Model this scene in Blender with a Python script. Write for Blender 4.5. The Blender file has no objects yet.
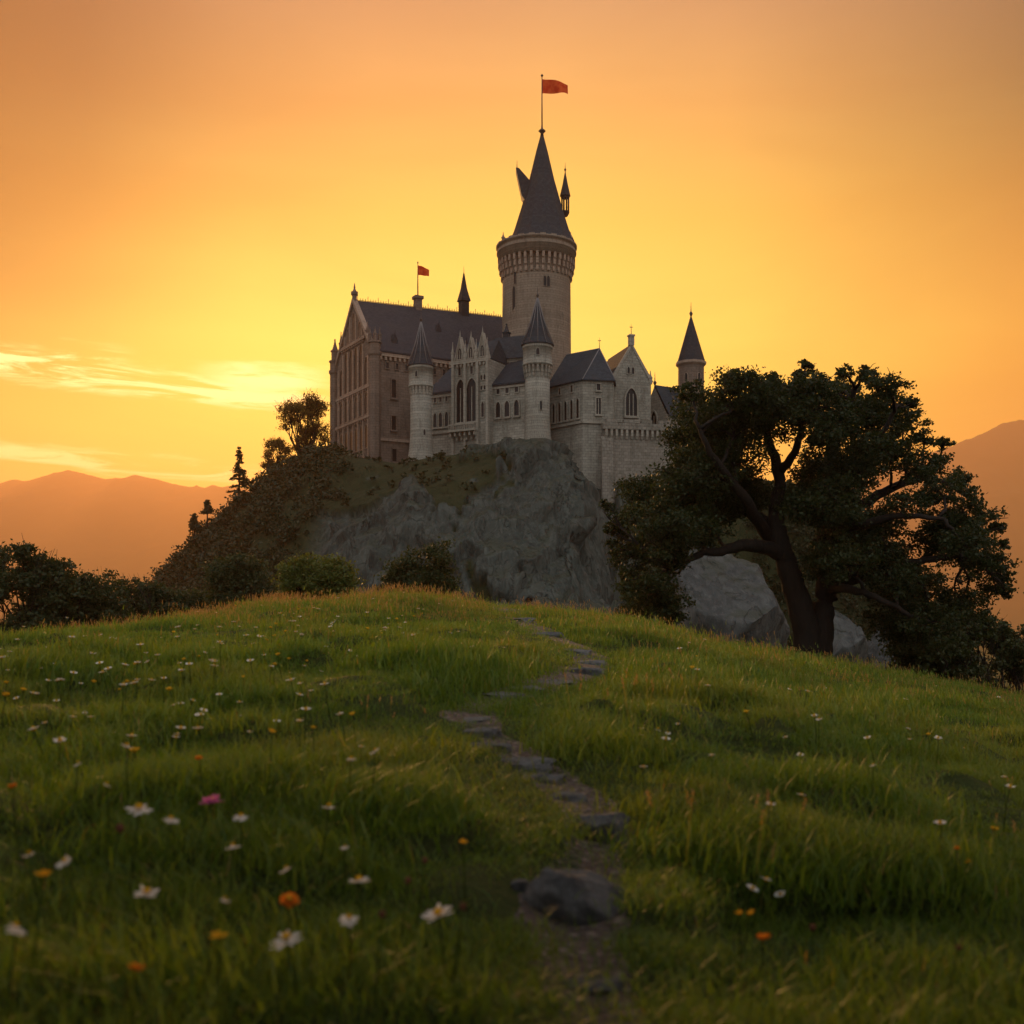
import bpy, math, random
import numpy as np
from mathutils import Vector, Matrix

random.seed(7)
RNG = np.random.default_rng(11)
sc = bpy.context.scene
COL = sc.collection
R = math.radians

# ------------------------------------------------------------------ camera
F = 1100.0            # focal length in pixels of the 1024 px frame
HOR = 620.0           # picture row of the eye level
cam_d = bpy.data.cameras.new("camera")
cam = bpy.data.objects.new("camera", cam_d)
COL.objects.link(cam)
cam.location = (0, 0, 0)
cam.rotation_euler = (R(90), 0, 0)
cam_d.sensor_width = 36
cam_d.lens = 36 * F / 1024
cam_d.shift_y = (HOR - 512) / 1024
cam_d.clip_start = 0.05
cam_d.clip_end = 20000
cam_d.dof.use_dof = True
cam_d.dof.focus_distance = 45
cam_d.dof.aperture_fstop = 2.7
sc.camera = cam

# ------------------------------------------------------------------ world
SUN_AZ, SUN_EL = R(-17.0), R(10.5)
world = bpy.data.worlds.new("World")
sc.world = world
world.use_nodes = True
wt = world.node_tree
wt.nodes.clear()


class NT:
    """tiny helper for wiring nodes"""
    def __init__(s, tree): s.t = tree
    def n(s, typ, **kw):
        nd = s.t.nodes.new(typ)
        for k, v in kw.items(): setattr(nd, k, v)
        return nd
    def put(s, sock, v):
        if v is None: return
        if isinstance(v, bpy.types.NodeSocket): s.t.links.new(v, sock)
        elif isinstance(v, (int, float)) and getattr(sock, 'type', '') in ('RGBA', 'VECTOR'):
            sock.default_value = (v, v, v, 1) if sock.type == 'RGBA' else (v, v, v)
        else:
            if getattr(sock, 'type', '') == 'RGBA' and len(v) == 3: v = (*v, 1)
            sock.default_value = v
    def math(s, op, a, b=None, c=None, clamp=False):
        nd = s.n('ShaderNodeMath', operation=op); nd.use_clamp = clamp
        s.put(nd.inputs[0], a); s.put(nd.inputs[1], b); s.put(nd.inputs[2], c)
        return nd.outputs[0]
    def vmath(s, op, a, b=None, out=0):
        nd = s.n('ShaderNodeVectorMath', operation=op)
        s.put(nd.inputs[0], a); s.put(nd.inputs[1], b)
        return nd.outputs[out]
    def mix(s, fac, a, b, blend='MIX'):
        nd = s.n('ShaderNodeMix', data_type='RGBA', blend_type=blend)
        s.put(nd.inputs[0], fac); s.put(nd.inputs[6], a); s.put(nd.inputs[7], b)
        return nd.outputs[2]
    def ramp(s, fac, stops, interp='LINEAR'):
        nd = s.n('ShaderNodeValToRGB')
        cr = nd.color_ramp; cr.interpolation = interp
        while len(cr.elements) < len(stops): cr.elements.new(0.5)
        for e, (p, c) in zip(cr.elements, stops):
            e.position = p
            e.color = (c, c, c, 1) if isinstance(c, (int, float)) else (*c, 1)
        s.put(nd.inputs[0], fac)
        return nd.outputs[0]
    def noise(s, vec, scale, detail=4, rough=0.55, dist=0.0, out=0):
        nd = s.n('ShaderNodeTexNoise')
        s.put(nd.inputs['Vector'], vec); s.put(nd.inputs['Scale'], scale)
        nd.inputs['Detail'].default_value = detail
        nd.inputs['Roughness'].default_value = rough
        nd.inputs['Distortion'].default_value = dist
        return nd.outputs[out]
    def sep(s, v):
        nd = s.n('ShaderNodeSeparateXYZ'); s.put(nd.inputs[0], v); return nd.outputs
    def comb(s, x, y, z):
        nd = s.n('ShaderNodeCombineXYZ')
        for i, v in enumerate((x, y, z)): s.put(nd.inputs[i], v)
        return nd.outputs[0]
    def smooth(s, v, a, b):
        nd = s.n('ShaderNodeMapRange', interpolation_type='SMOOTHSTEP')
        s.put(nd.inputs[0], v); s.put(nd.inputs[1], a); s.put(nd.inputs[2], b)
        nd.inputs[3].default_value = 0; nd.inputs[4].default_value = 1
        return nd.outputs[0]


W = NT(wt)
sky = W.n('ShaderNodeTexSky', sky_type='NISHITA')
sky.sun_disc = False
sky.sun_elevation = SUN_EL
sky.sun_rotation = SUN_AZ
sky.air_density = 1.6
sky.dust_density = 4.0
sky.ozone_density = 1.0
tc = W.n('ShaderNodeTexCoord')
D = W.vmath('NORMALIZE', tc.outputs['Generated'])
dx, dy, dz = W.sep(D)
elev = W.math('MULTIPLY', W.math('ARCSINE', dz), 180 / math.pi)
azim = W.math('MULTIPLY', W.math('ARCTAN2', dx, dy), 180 / math.pi)
e01 = W.math('DIVIDE', elev, 90.0, clamp=True)
dusk = W.ramp(e01, [(0.0, (1.0, 0.44, 0.04)), (0.09, (1.2, 1.02, 0.13)), (0.155, (1.2, 1.08, 0.19)),
                    (0.22, (1.05, 0.68, 0.11)), (0.275, (0.84, 0.45, 0.115)), (0.33, (0.55, 0.32, 0.155)),
                    (0.5, (0.55, 0.5, 0.46)), (0.7, (1.0, 1.0, 1.0)), (1.0, (1.15, 1.2, 1.25))])
da = W.math('ABSOLUTE', W.math('SUBTRACT', azim, 2.0))
da01 = W.math('DIVIDE', da, 180.0, clamp=True)
db01 = W.math('DIVIDE', W.math('ABSOLUTE', W.math('SUBTRACT', azim, -3.0)), 180.0, clamp=True)
tlow = W.ramp(db01, [(0.0, (1, 1, 1)), (0.04, (1.0, 0.97, 0.9)), (0.085, (0.99, 0.82, 0.66)), (0.155, (0.78, 0.44, 0.27)), (0.3, (0.5, 0.3, 0.28)), (1.0, (0.4, 0.32, 0.4))], 'LINEAR')
thigh = W.ramp(da01, [(0.0, (1, 1.03, 1.05)), (0.05, (0.90, 0.90, 0.96)), (0.13, (0.24, 0.34, 0.55)), (0.3, (0.5, 0.55, 0.8)), (1.0, (0.9, 0.9, 0.95))], 'LINEAR')
tint = W.mix(W.smooth(elev, 12.0, 26.0), tlow, thigh)
dusk = W.mix(1.0, dusk, tint, 'MULTIPLY')
ldim = W.math('MULTIPLY', W.smooth(azim, -13.0, -29.0), W.smooth(elev, 9.0, 17.0))
dusk = W.mix(ldim, dusk, W.mix(1.0, dusk, (0.12, 0.30, 0.30), 'MULTIPLY'))
veil = W.noise(W.comb(W.math('MULTIPLY', azim, 0.035), W.math('MULTIPLY', elev, 0.16), 1.5), 1.0, 5, 0.55, 0.5)
dusk = W.mix(W.smooth(veil, 0.38, 0.70), dusk, W.mix(1.0, dusk, (1.10, 1.14, 1.16), 'MULTIPLY'))
# the side of the sky away from the sun: dull grey mauve
back = W.smooth(da, 35.0, 120.0)
backcol = W.ramp(e01, [(0.0, (0.52, 0.51, 0.50)), (0.25, (0.70, 0.70, 0.70)), (0.55, (1.0, 1.02, 1.03)), (1.0, (1.15, 1.2, 1.25))])
dusk = W.mix(back, dusk, backcol)
# long thin sunlit clouds low in the west
u = W.math('DIVIDE', azim, 10.0)
cloudpos = W.comb(W.math('MULTIPLY', azim, 0.11), W.math('ADD', W.math('MULTIPLY', elev, 1.0), W.math('MULTIPLY', azim, 0.03)), 3.0)
cn = W.noise(cloudpos, 1.5, 6, 0.62, 0.6)
cn2 = W.noise(W.comb(W.math('MULTIPLY', azim, 0.25), W.math('MULTIPLY', elev, 1.6), 9.0), 1.0, 5, 0.6, 0.3)
westmask = W.math('MULTIPLY', W.smooth(azim, -8.5, -11.5), W.smooth(azim, -60.0, -34.0))


def band(center, slope, az0, half, soft):
    c = W.math('ADD', center, W.math('MULTIPLY', W.math('SUBTRACT', azim, az0), slope))
    wob = W.math('MULTIPLY', W.math('SUBTRACT', cn2, 0.5), 1.6)
    d = W.math('ABSOLUTE', W.math('SUBTRACT', W.math('ADD', elev, wob), c))
    return W.smooth(d, half + soft, half * 0.3)


b1 = band(11.55, -0.075, -18.0, 0.55, 0.5)
b2 = W.math('MULTIPLY', band(12.3, 0.05, -22.5, 0.35, 0.55), W.smooth(azim, -18.5, -21.5))
b3 = W.math('MULTIPLY', band(12.0, 0.0, -12.0, 0.55, 0.5), W.smooth(azim, -17.0, -13.5))
b4 = W.math('MULTIPLY', band(7.6, -0.06, -20.0, 0.25, 0.5), 0.75)
cl = W.math('MAXIMUM', W.math('MAXIMUM', b1, b2), W.math('MAXIMUM', b3, b4))
cl = W.math('MULTIPLY', cl, W.smooth(cn, 0.40, 0.56))
cl = W.math('MULTIPLY', cl, westmask)
dusk = W.mix(W.math('MULTIPLY', cl, 0.95), dusk, (2.3, 1.75, 0.72))
nish = W.mix(1.0, sky.outputs[0], (0.08, 0.08, 0.08), 'MULTIPLY')
skycol = W.mix(0.985, nish, dusk)
skycol = W.mix(1.0, skycol, (10, 10, 10), 'MULTIPLY')
bg = W.n('ShaderNodeBackground')
bg.inputs[1].default_value = 0.1
wt.links.new(skycol, bg.inputs[0])
wo = W.n('ShaderNodeOutputWorld')
wt.links.new(bg.outputs[0], wo.inputs[0])

# ------------------------------------------------------------------ sun
sun_d = bpy.data.lights.new("sun", 'SUN')
sun_d.energy = 5.0
sun_d.angle = R(0.6)
sun_d.color = (1.0, 0.50, 0.17)
sun = bpy.data.objects.new("sun", sun_d)
COL.objects.link(sun)
sdir = Vector((math.sin(SUN_AZ) * math.cos(SUN_EL), math.cos(SUN_AZ) * math.cos(SUN_EL), math.sin(SUN_EL)))
sun.rotation_euler = sdir.to_track_quat('Z', 'Y').to_euler()
sun.location = sdir * 400

sc.view_settings.view_transform = 'Standard'
sc.view_settings.look = 'None'
sc.view_settings.gamma = 1
sc.view_settings.exposure = 0.0
sc.render.engine = 'CYCLES'
sc.cycles.use_denoising = True
sc.cycles.max_bounces = 8
sc.cycles.volume_bounces = 1
sc.cycles.diffuse_bounces = 3
sc.cycles.transparent_max_bounces = 16
sc.cycles.sample_clamp_indirect = 4


# ================================================================== helpers
def hash3(ix, iy, iz):
    h = (ix.astype(np.int64) * 374761393 + iy.astype(np.int64) * 668265263 + iz.astype(np.int64) * 2147483647) & 0xffffffff
    h = ((h ^ (h >> 13)) * 1274126177) & 0xffffffff
    return ((h ^ (h >> 16)) & 0xffffff) / float(0xffffff)


def vnoise(p):
    p = np.asarray(p, float)
    i = np.floor(p).astype(np.int64); f = p - i
    f = f * f * (3 - 2 * f)
    o = 0
    for a in (0, 1):
        for b in (0, 1):
            for c in (0, 1):
                w = (f[..., 0] if a else 1 - f[..., 0]) * (f[..., 1] if b else 1 - f[..., 1]) * (f[..., 2] if c else 1 - f[..., 2])
                o = o + w * hash3(i[..., 0] + a, i[..., 1] + b, i[..., 2] + c)
    return o * 2 - 1


def fbm(p, octv=4, gain=0.5):
    p = np.asarray(p, float); o = 0; a = 1
    for k in range(octv):
        o = o + a * vnoise(p * (2.03 ** k) + 17.3 * k); a *= gain
    return o


def P(px, py, d):
    return Vector(((px - 512) / F * d, d, (HOR - py) / F * d))


def tag(o, label=None, cat=None, group=None, kind=None):
    if label: o['label'] = label
    if cat: o['category'] = cat
    if group: o['group'] = group
    if kind: o['kind'] = kind
    return o


def thing(name, label, cat, loc=(0, 0, 0), rz=0.0, group=None):
    o = bpy.data.objects.new(name, None)
    COL.objects.link(o)
    o.empty_display_size = 0.3
    o.location = loc; o.rotation_euler = (0, 0, rz)
    return tag(o, label, cat, group)


def np_mesh(name, V, faces, mat=None, parent=None, attrs=None, smooth=False, link=True):
    """faces: an int array (n,k) or list of such arrays"""
    if not isinstance(faces, (list, tuple)): faces = [faces]
    V = np.asarray(V, np.float32)
    me = bpy.data.meshes.new(name)
    me.vertices.add(len(V)); me.vertices.foreach_set('co', V.ravel())
    nl = sum(f.size for f in faces); nf = sum(len(f) for f in faces)
    me.loops.add(nl); me.polygons.add(nf)
    me.loops.foreach_set('vertex_index', np.concatenate([f.ravel() for f in faces]).astype(np.int32))
    tot = np.concatenate([np.full(len(f), f.shape[1]) for f in faces]).astype(np.int32)
    st = np.concatenate([[0], np.cumsum(tot)[:-1]]).astype(np.int32)
    me.polygons.foreach_set('loop_start', st)
    if smooth: me.polygons.foreach_set('use_smooth', np.ones(nf, bool))
    for k, a in (attrs or {}).items():
        at = me.attributes.new(k, 'FLOAT', 'POINT'); at.data.foreach_set('value', np.asarray(a, np.float32))
    me.update(calc_edges=True); me.validate()
    o = bpy.data.objects.new(name, me)
    if link: COL.objects.link(o)
    if mat:
        for m in (mat if isinstance(mat, list) else [mat]): me.materials.append(m)
    if parent: o.parent = parent
    return o


class MB:
    """collects shapes, links them as ONE mesh object"""
    def __init__(s): s.v = []; s.f = []; s.sm = []
    def add(s, vs, fs, sm=False):
        b = len(s.v); s.v += [tuple(v) for v in vs]
        s.f += [[i + b for i in f] for f in fs]; s.sm += [sm] * len(fs)
    def box(s, x0, x1, y0, y1, z0, z1):
        s.add([(x0, y0, z0), (x1, y0, z0), (x1, y1, z0), (x0, y1, z0), (x0, y0, z1), (x1, y0, z1), (x1, y1, z1), (x0, y1, z1)],
              [[0, 3, 2, 1], [4, 5, 6, 7], [0, 1, 5, 4], [1, 2, 6, 5], [2, 3, 7, 6], [3, 0, 4, 7]])
    def obox(s, O, U, N, u0, u1, n0, n1, z0, z1):
        """box in a wall frame: u along the wall, n outwards"""
        O, U, N = Vector(O), Vector(U), Vector(N)
        pts = []
        for z in (z0, z1):
            for (a, b) in ((u0, n0), (u1, n0), (u1, n1), (u0, n1)):
                p = O + U * a + N * b; pts.append((p.x, p.y, p.z + z))
        s.add(pts, [[0, 3, 2, 1], [4, 5, 6, 7], [0, 1, 5, 4], [1, 2, 6, 5], [2, 3, 7, 6], [3, 0, 4, 7]])
    def poly_prism(s, pts, z0, z1, cap=True):
        n = len(pts)
        vs = [(p[0], p[1], z0) for p in pts] + [(p[0], p[1], z1) for p in pts]
        fs = [[i, (i + 1) % n, (i + 1) % n + n, i + n] for i in range(n)]
        if cap: fs += [list(range(n))[::-1], list(range(n, 2 * n))]
        s.add(vs, fs)
    def lathe(s, prof, n=24, c=(0, 0), sm=True, phase=0.0):
        """prof: list of (r,z) from low to high"""
        vs = []; fs = []
        for (r, z) in prof:
            for k in range(n):
                a = 2 * math.pi * k / n + phase
                vs.append((c[0] + max(r, 0.001) * math.cos(a), c[1] + max(r, 0.001) * math.sin(a), z))
        for j in range(len(prof) - 1):
            for k in range(n):
                fs.append([j * n + k, j * n + (k + 1) % n, (j + 1) * n + (k + 1) % n, (j + 1) * n + k])
        fs.append(list(range(n))[::-1]); m = (len(prof) - 1) * n
        fs.append(list(range(m, m + n)))
        s.add(vs, fs, sm)
    def tube(s, pts, rad, n=7):
        pts = [Vector(p) for p in pts]
        if not isinstance(rad, (list, tuple)): rad = [rad] * len(pts)
        vs = []; fs = []
        ref = Vector((0.31, 0.17, 0.9))
        for i, p in enumerate(pts):
            t = (pts[min(i + 1, len(pts) - 1)] - pts[max(i - 1, 0)]).normalized()
            a = t.cross(ref)
            if a.length < 1e-3: a = t.cross(Vector((1, 0, 0)))
            a.normalize(); b = t.cross(a)
            for k in range(n):
                q = 2 * math.pi * k / n
                vs.append(p + (a * math.cos(q) + b * math.sin(q)) * rad[i])
        for i in range(len(pts) - 1):
            for k in range(n):
                fs.append([i * n + k, i * n + (k + 1) % n, (i + 1) * n + (k + 1) % n, (i + 1) * n + k])
        fs.append(list(range(n))[::-1]); m = (len(pts) - 1) * n; fs.append(list(range(m, m + n)))
        s.add(vs, fs, True)
    def build(s, name, mat, parent=None):
        me = bpy.data.meshes.new(name)
        me.from_pydata(s.v, [], s.f)
        me.polygons.foreach_set('use_smooth', np.array(s.sm, bool))
        # UVs in metres: u along the face's level direction, v up the face
        uv = me.uv_layers.new(name='UVMap')
        me.update()
        for pl in me.polygons:
            nrm = pl.normal
            t = Vector((-nrm.y, nrm.x, 0))
            t = t.normalized() if t.length > 1e-3 else Vector((1, 0, 0))
            b = nrm.cross(t)
            for li in pl.loop_indices:
                c = me.vertices[me.loops[li].vertex_index].co
                uv.data[li].uv = (c.dot(t), c.dot(b))
        o = bpy.data.objects.new(name, me)
        COL.objects.link(o)
        for m in (mat if isinstance(mat, list) else [mat]): me.materials.append(m)
        if parent: o.parent = parent
        return o


# ------------------------------------------------------------------ materials
def newmat(name):
    m = bpy.data.materials.new(name); m.use_nodes = True
    m.node_tree.nodes.clear()
    N = NT(m.node_tree)
    out = N.n('ShaderNodeOutputMaterial')
    return m, N, out


def principled(N, out, col, rough=0.8, bump=None, bstr=0.5, bdist=0.1, spec=0.3, metal=0.0):
    p = N.n('ShaderNodeBsdfPrincipled')
    N.put(p.inputs['Base Color'], col); N.put(p.inputs['Roughness'], rough)
    p.inputs['Specular IOR Level'].default_value = spec
    p.inputs['Metallic'].default_value = metal
    if bump is not None:
        b = N.n('ShaderNodeBump'); b.inputs['Strength'].default_value = bstr
        b.inputs['Distance'].default_value = bdist
        N.put(b.inputs['Height'], bump)
        N.t.links.new(b.outputs[0], p.inputs['Normal'])
    N.t.links.new(p.outputs[0], out.inputs[0])
    return p


def stone_mat(name, c1, c2, stain, bw=0.75, bh=0.36):
    m, N, out = newmat(name)
    uv = N.n('ShaderNodeUVMap'); uv.uv_map = 'UVMap'
    geo = N.n('ShaderNodeNewGeometry')
    br = N.n('ShaderNodeTexBrick')
    N.put(br.inputs['Vector'], uv.outputs[0])
    br.inputs['Scale'].default_value = 1.0
    br.inputs['Brick Width'].default_value = bw
    br.inputs['Row Height'].default_value = bh
    br.inputs['Mortar Size'].default_value = 0.022
    br.inputs['Mortar Smooth'].default_value = 0.3
    N.put(br.inputs['Color1'], c1); N.put(br.inputs['Color2'], c2)
    N.put(br.inputs['Mortar'], tuple(x * 0.55 for x in c2))
    br.inputs['Bias'].default_value = 0.0
    pos = geo.outputs['Position']
    n1 = N.noise(pos, 0.35, 5, 0.6)
    n2 = N.noise(N.vmath('MULTIPLY', pos, (1.6, 1.6, 0.22)), 0.9, 5, 0.6)
    n3 = N.noise(pos, 4.0, 4, 0.6)
    c = N.mix(N.math('MULTIPLY', N.smooth(n1, 0.42, 0.72), 0.6), br.outputs[0], stain)
    c = N.mix(N.math('MULTIPLY', N.smooth(n2, 0.5, 0.75), 0.55), c, tuple(x * 0.5 for x in stain))
    c = N.mix(N.math('MULTIPLY', N.smooth(n3, 0.35, 0.8), 0.35), c, tuple(min(1, x * 1.35) for x in c1))
    h = N.math('ADD', N.math('MULTIPLY', br.outputs['Fac'], -0.6), N.math('MULTIPLY', n3, 0.9))
    principled(N, out, c, 0.9, h, 0.7, 0.12, 0.2)
    return m


def slate_mat(name, c1, c2):
    m, N, out = newmat(name)
    uv = N.n('ShaderNodeUVMap'); uv.uv_map = 'UVMap'
    geo = N.n('ShaderNodeNewGeometry'); pos = geo.outputs['Position']
    br = N.n('ShaderNodeTexBrick')
    N.put(br.inputs['Vector'], uv.outputs[0]); br.inputs['Scale'].default_value = 1
    br.inputs['Brick Width'].default_value = 0.4; br.inputs['Row Height'].default_value = 0.28
    br.inputs['Mortar Size'].default_value = 0.012
    N.put(br.inputs['Color1'], c1); N.put(br.inputs['Color2'], c2); N.put(br.inputs['Mortar'], tuple(x * 0.4 for x in c1))
    n1 = N.noise(pos, 0.5, 5, 0.65)
    c = N.mix(N.math('MULTIPLY', N.smooth(n1, 0.45, 0.75), 0.35), br.outputs[0], (0.04, 0.036, 0.028))
    n2 = N.noise(pos, 5, 3)
    h = N.math('ADD', N.math('MULTIPLY', br.outputs['Fac'], -0.5), n2)
    principled(N, out, c, N.math('MULTIPLY_ADD', n2, 0.3, 0.55), h, 0.5, 0.06, 0.25)
    return m


M_STONE = stone_mat('grey_stone', (0.31, 0.295, 0.25), (0.215, 0.203, 0.172), (0.14, 0.132, 0.106))
M_BROWN = stone_mat('brown_stone', (0.20, 0.15, 0.12), (0.15, 0.115, 0.092), (0.10, 0.077, 0.062))
M_TOWER = stone_mat('tower_stone', (0.27, 0.215, 0.165), (0.21, 0.165, 0.125), (0.15, 0.115, 0.09))
M_TRIM = stone_mat('dressed_stone', (0.31, 0.285, 0.24), (0.26, 0.24, 0.2), (0.19, 0.17, 0.135), 1.4, 0.6)
M_TRIMB = stone_mat('brown_dressed_stone', (0.34, 0.25, 0.19), (0.29, 0.21, 0.16), (0.2, 0.145, 0.11), 1.4, 0.6)
M_RAMP = stone_mat('rubble_stone', (0.26, 0.235, 0.20), (0.17, 0.155, 0.13), (0.12, 0.115, 0.09), 0.6, 0.42)
M_SLATE = slate_mat('blue_slate', (0.012, 0.020, 0.028), (0.026, 0.036, 0.046))
M_SLATEB = slate_mat('weathered_slate', (0.017, 0.020, 0.026), (0.032, 0.033, 0.039))


def simple_mat(name, col, rough=0.6, spec=0.3, metal=0.0, var=0.25, scale=6.0):
    m, N, out = newmat(name)
    geo = N.n('ShaderNodeNewGeometry')
    n = N.noise(geo.outputs['Position'], scale, 4)
    c = N.mix(n, tuple(x * (1 - var) for x in col), tuple(min(1, x * (1 + var)) for x in col))
    principled(N, out, c, rough, n, 0.2, 0.02, spec, metal)
    return m


M_GLASS = simple_mat('dark_window_glass', (0.008, 0.008, 0.010), 0.3, 0.25)
M_METAL = simple_mat('dark_iron', (0.06, 0.05, 0.045), 0.5, 0.5, 0.7)
M_LEAD = simple_mat('lead_flashing', (0.16, 0.15, 0.15), 0.55, 0.4)
M_TIMBER = simple_mat('dark_timber', (0.09, 0.06, 0.04), 0.75)


def leaf_mat(name, c1, c2, trans=0.35, tcol=None):
    """two-sided leaf: diffuse plus light through the blade, per-leaf colour from 'tint'"""
    m, N, out = newmat(name)
    a = N.n('ShaderNodeAttribute'); a.attribute_name = 'tint'
    oi = N.n('ShaderNodeObjectInfo')
    t = N.math('ADD', N.math('MULTIPLY', a.outputs['Fac'], 0.75), N.math('MULTIPLY', oi.outputs['Random'], 0.25))
    c = N.mix(t, c1, c2)
    d = N.n('ShaderNodeBsdfPrincipled')
    N.put(d.inputs['Base Color'], c); d.inputs['Roughness'].default_value = 0.55
    d.inputs['Specular IOR Level'].default_value = 0.25
    tr = N.n('ShaderNodeBsdfTranslucent')
    N.put(tr.inputs[0], N.mix(1.0, c, tcol or (1.5, 1.35, 0.6), 'MULTIPLY'))
    mx = N.n('ShaderNodeMixShader'); mx.inputs[0].default_value = trans
    N.t.links.new(d.outputs[0], mx.inputs[1]); N.t.links.new(tr.outputs[0], mx.inputs[2])
    N.t.links.new(mx.outputs[0], out.inputs[0])
    return m


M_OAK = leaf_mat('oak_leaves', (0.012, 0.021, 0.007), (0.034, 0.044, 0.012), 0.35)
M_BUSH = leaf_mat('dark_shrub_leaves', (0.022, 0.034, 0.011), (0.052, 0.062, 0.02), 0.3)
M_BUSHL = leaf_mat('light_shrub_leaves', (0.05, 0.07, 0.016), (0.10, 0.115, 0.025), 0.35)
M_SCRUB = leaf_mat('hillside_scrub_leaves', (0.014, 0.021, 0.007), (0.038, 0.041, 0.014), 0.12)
M_GLOW = leaf_mat('backlit_tinted_leaves', (0.07, 0.055, 0.018), (0.15, 0.10, 0.03), 0.55)  # warm brown base colour puts the sunset backlight into the leaves
M_PINE = leaf_mat('conifer_needles', (0.018, 0.028, 0.012), (0.035, 0.045, 0.018), 0.2)


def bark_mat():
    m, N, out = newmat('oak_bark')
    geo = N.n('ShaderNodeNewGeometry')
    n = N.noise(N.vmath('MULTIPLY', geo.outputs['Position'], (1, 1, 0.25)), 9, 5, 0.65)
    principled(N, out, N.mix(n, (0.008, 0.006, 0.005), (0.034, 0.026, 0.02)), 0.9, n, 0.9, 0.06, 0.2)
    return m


M_BARK = bark_mat()


def grass_mat():
    m, N, out = newmat('meadow_grass')
    a = N.n('ShaderNodeAttribute'); a.attribute_name = 'tint'
    hgt = N.n('ShaderNodeAttribute'); hgt.attribute_name = 'dry'
    oi = N.n('ShaderNodeObjectInfo')
    big = N.noise(oi.outputs['Location'], 0.35, 3, 0.6)
    t = N.math('ADD', N.math('MULTIPLY', a.outputs['Fac'], 0.55), N.math('MULTIPLY', oi.outputs['Random'], 0.45))
    c = N.mix(t, (0.050, 0.118, 0.012), (0.165, 0.23, 0.026))
    c = N.mix(N.math('MULTIPLY', N.smooth(big, 0.42, 0.68), 0.45), c, (0.20, 0.19, 0.03))
    c = N.mix(hgt.outputs['Fac'], c, (0.36, 0.19, 0.07))  # dry straw colour, made more orange to carry the golden rim light
    d = N.n('ShaderNodeBsdfPrincipled')
    N.put(d.inputs['Base Color'], c); d.inputs['Roughness'].default_value = 0.5
    d.inputs['Specular IOR Level'].default_value = 0.3
    tr = N.n('ShaderNodeBsdfTranslucent')
    N.put(tr.inputs[0], N.mix(1.0, c, (1.5, 1.4, 0.7), 'MULTIPLY'))
    mx = N.n('ShaderNodeMixShader'); mx.inputs[0].default_value = 0.42
    N.t.links.new(d.outputs[0], mx.inputs[1]); N.t.links.new(tr.outputs[0], mx.inputs[2])
    N.t.links.new(mx.outputs[0], out.inputs[0])
    return m


M_GRASS = grass_mat()


def soil_mat():
    m, N, out = newmat('meadow_soil')
    geo = N.n('ShaderNodeNewGeometry'); pos = geo.outputs['Position']
    n = N.noise(pos, 1.3, 5, 0.6); n2 = N.noise(pos, 18, 4, 0.6)
    c = N.mix(n, (0.020, 0.036, 0.007), (0.045, 0.066, 0.013))
    c = N.mix(N.math('MULTIPLY', n2, 0.5), c, (0.05, 0.036, 0.02))
    principled(N, out, c, 0.95, n2, 0.8, 0.05, 0.1)
    return m


M_SOIL = soil_mat()


def path_mat():
    m, N, out = newmat('gravel_path')
    geo = N.n('ShaderNodeNewGeometry'); pos = geo.outputs['Position']
    v = N.n('ShaderNodeTexVoronoi'); N.put(v.inputs['Vector'], pos); v.inputs['Scale'].default_value = 22
    v2 = N.n('ShaderNodeTexVoronoi'); N.put(v2.inputs['Vector'], pos); v2.inputs['Scale'].default_value = 60
    n = N.noise(pos, 3, 5, 0.6)
    c = N.mix(n, (0.048, 0.036, 0.028), (0.12, 0.092, 0.074))
    c = N.mix(N.smooth(v.outputs['Distance'], 0.5, 0.15), c, N.mix(v.outputs['Color'], (0.11, 0.09, 0.078), (0.24, 0.195, 0.165)))
    c = N.mix(N.smooth(N.noise(pos, 1.7, 4), 0.52, 0.66), c, (0.035, 0.05, 0.014))
    h = N.math('ADD', N.math('MULTIPLY', v.outputs['Distance'], -1.0), N.math('MULTIPLY', v2.outputs['Distance'], -0.35))
    principled(N, out, c, 0.9, h, 1.0, 0.03, 0.25)
    return m


M_PATH = path_mat()


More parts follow.
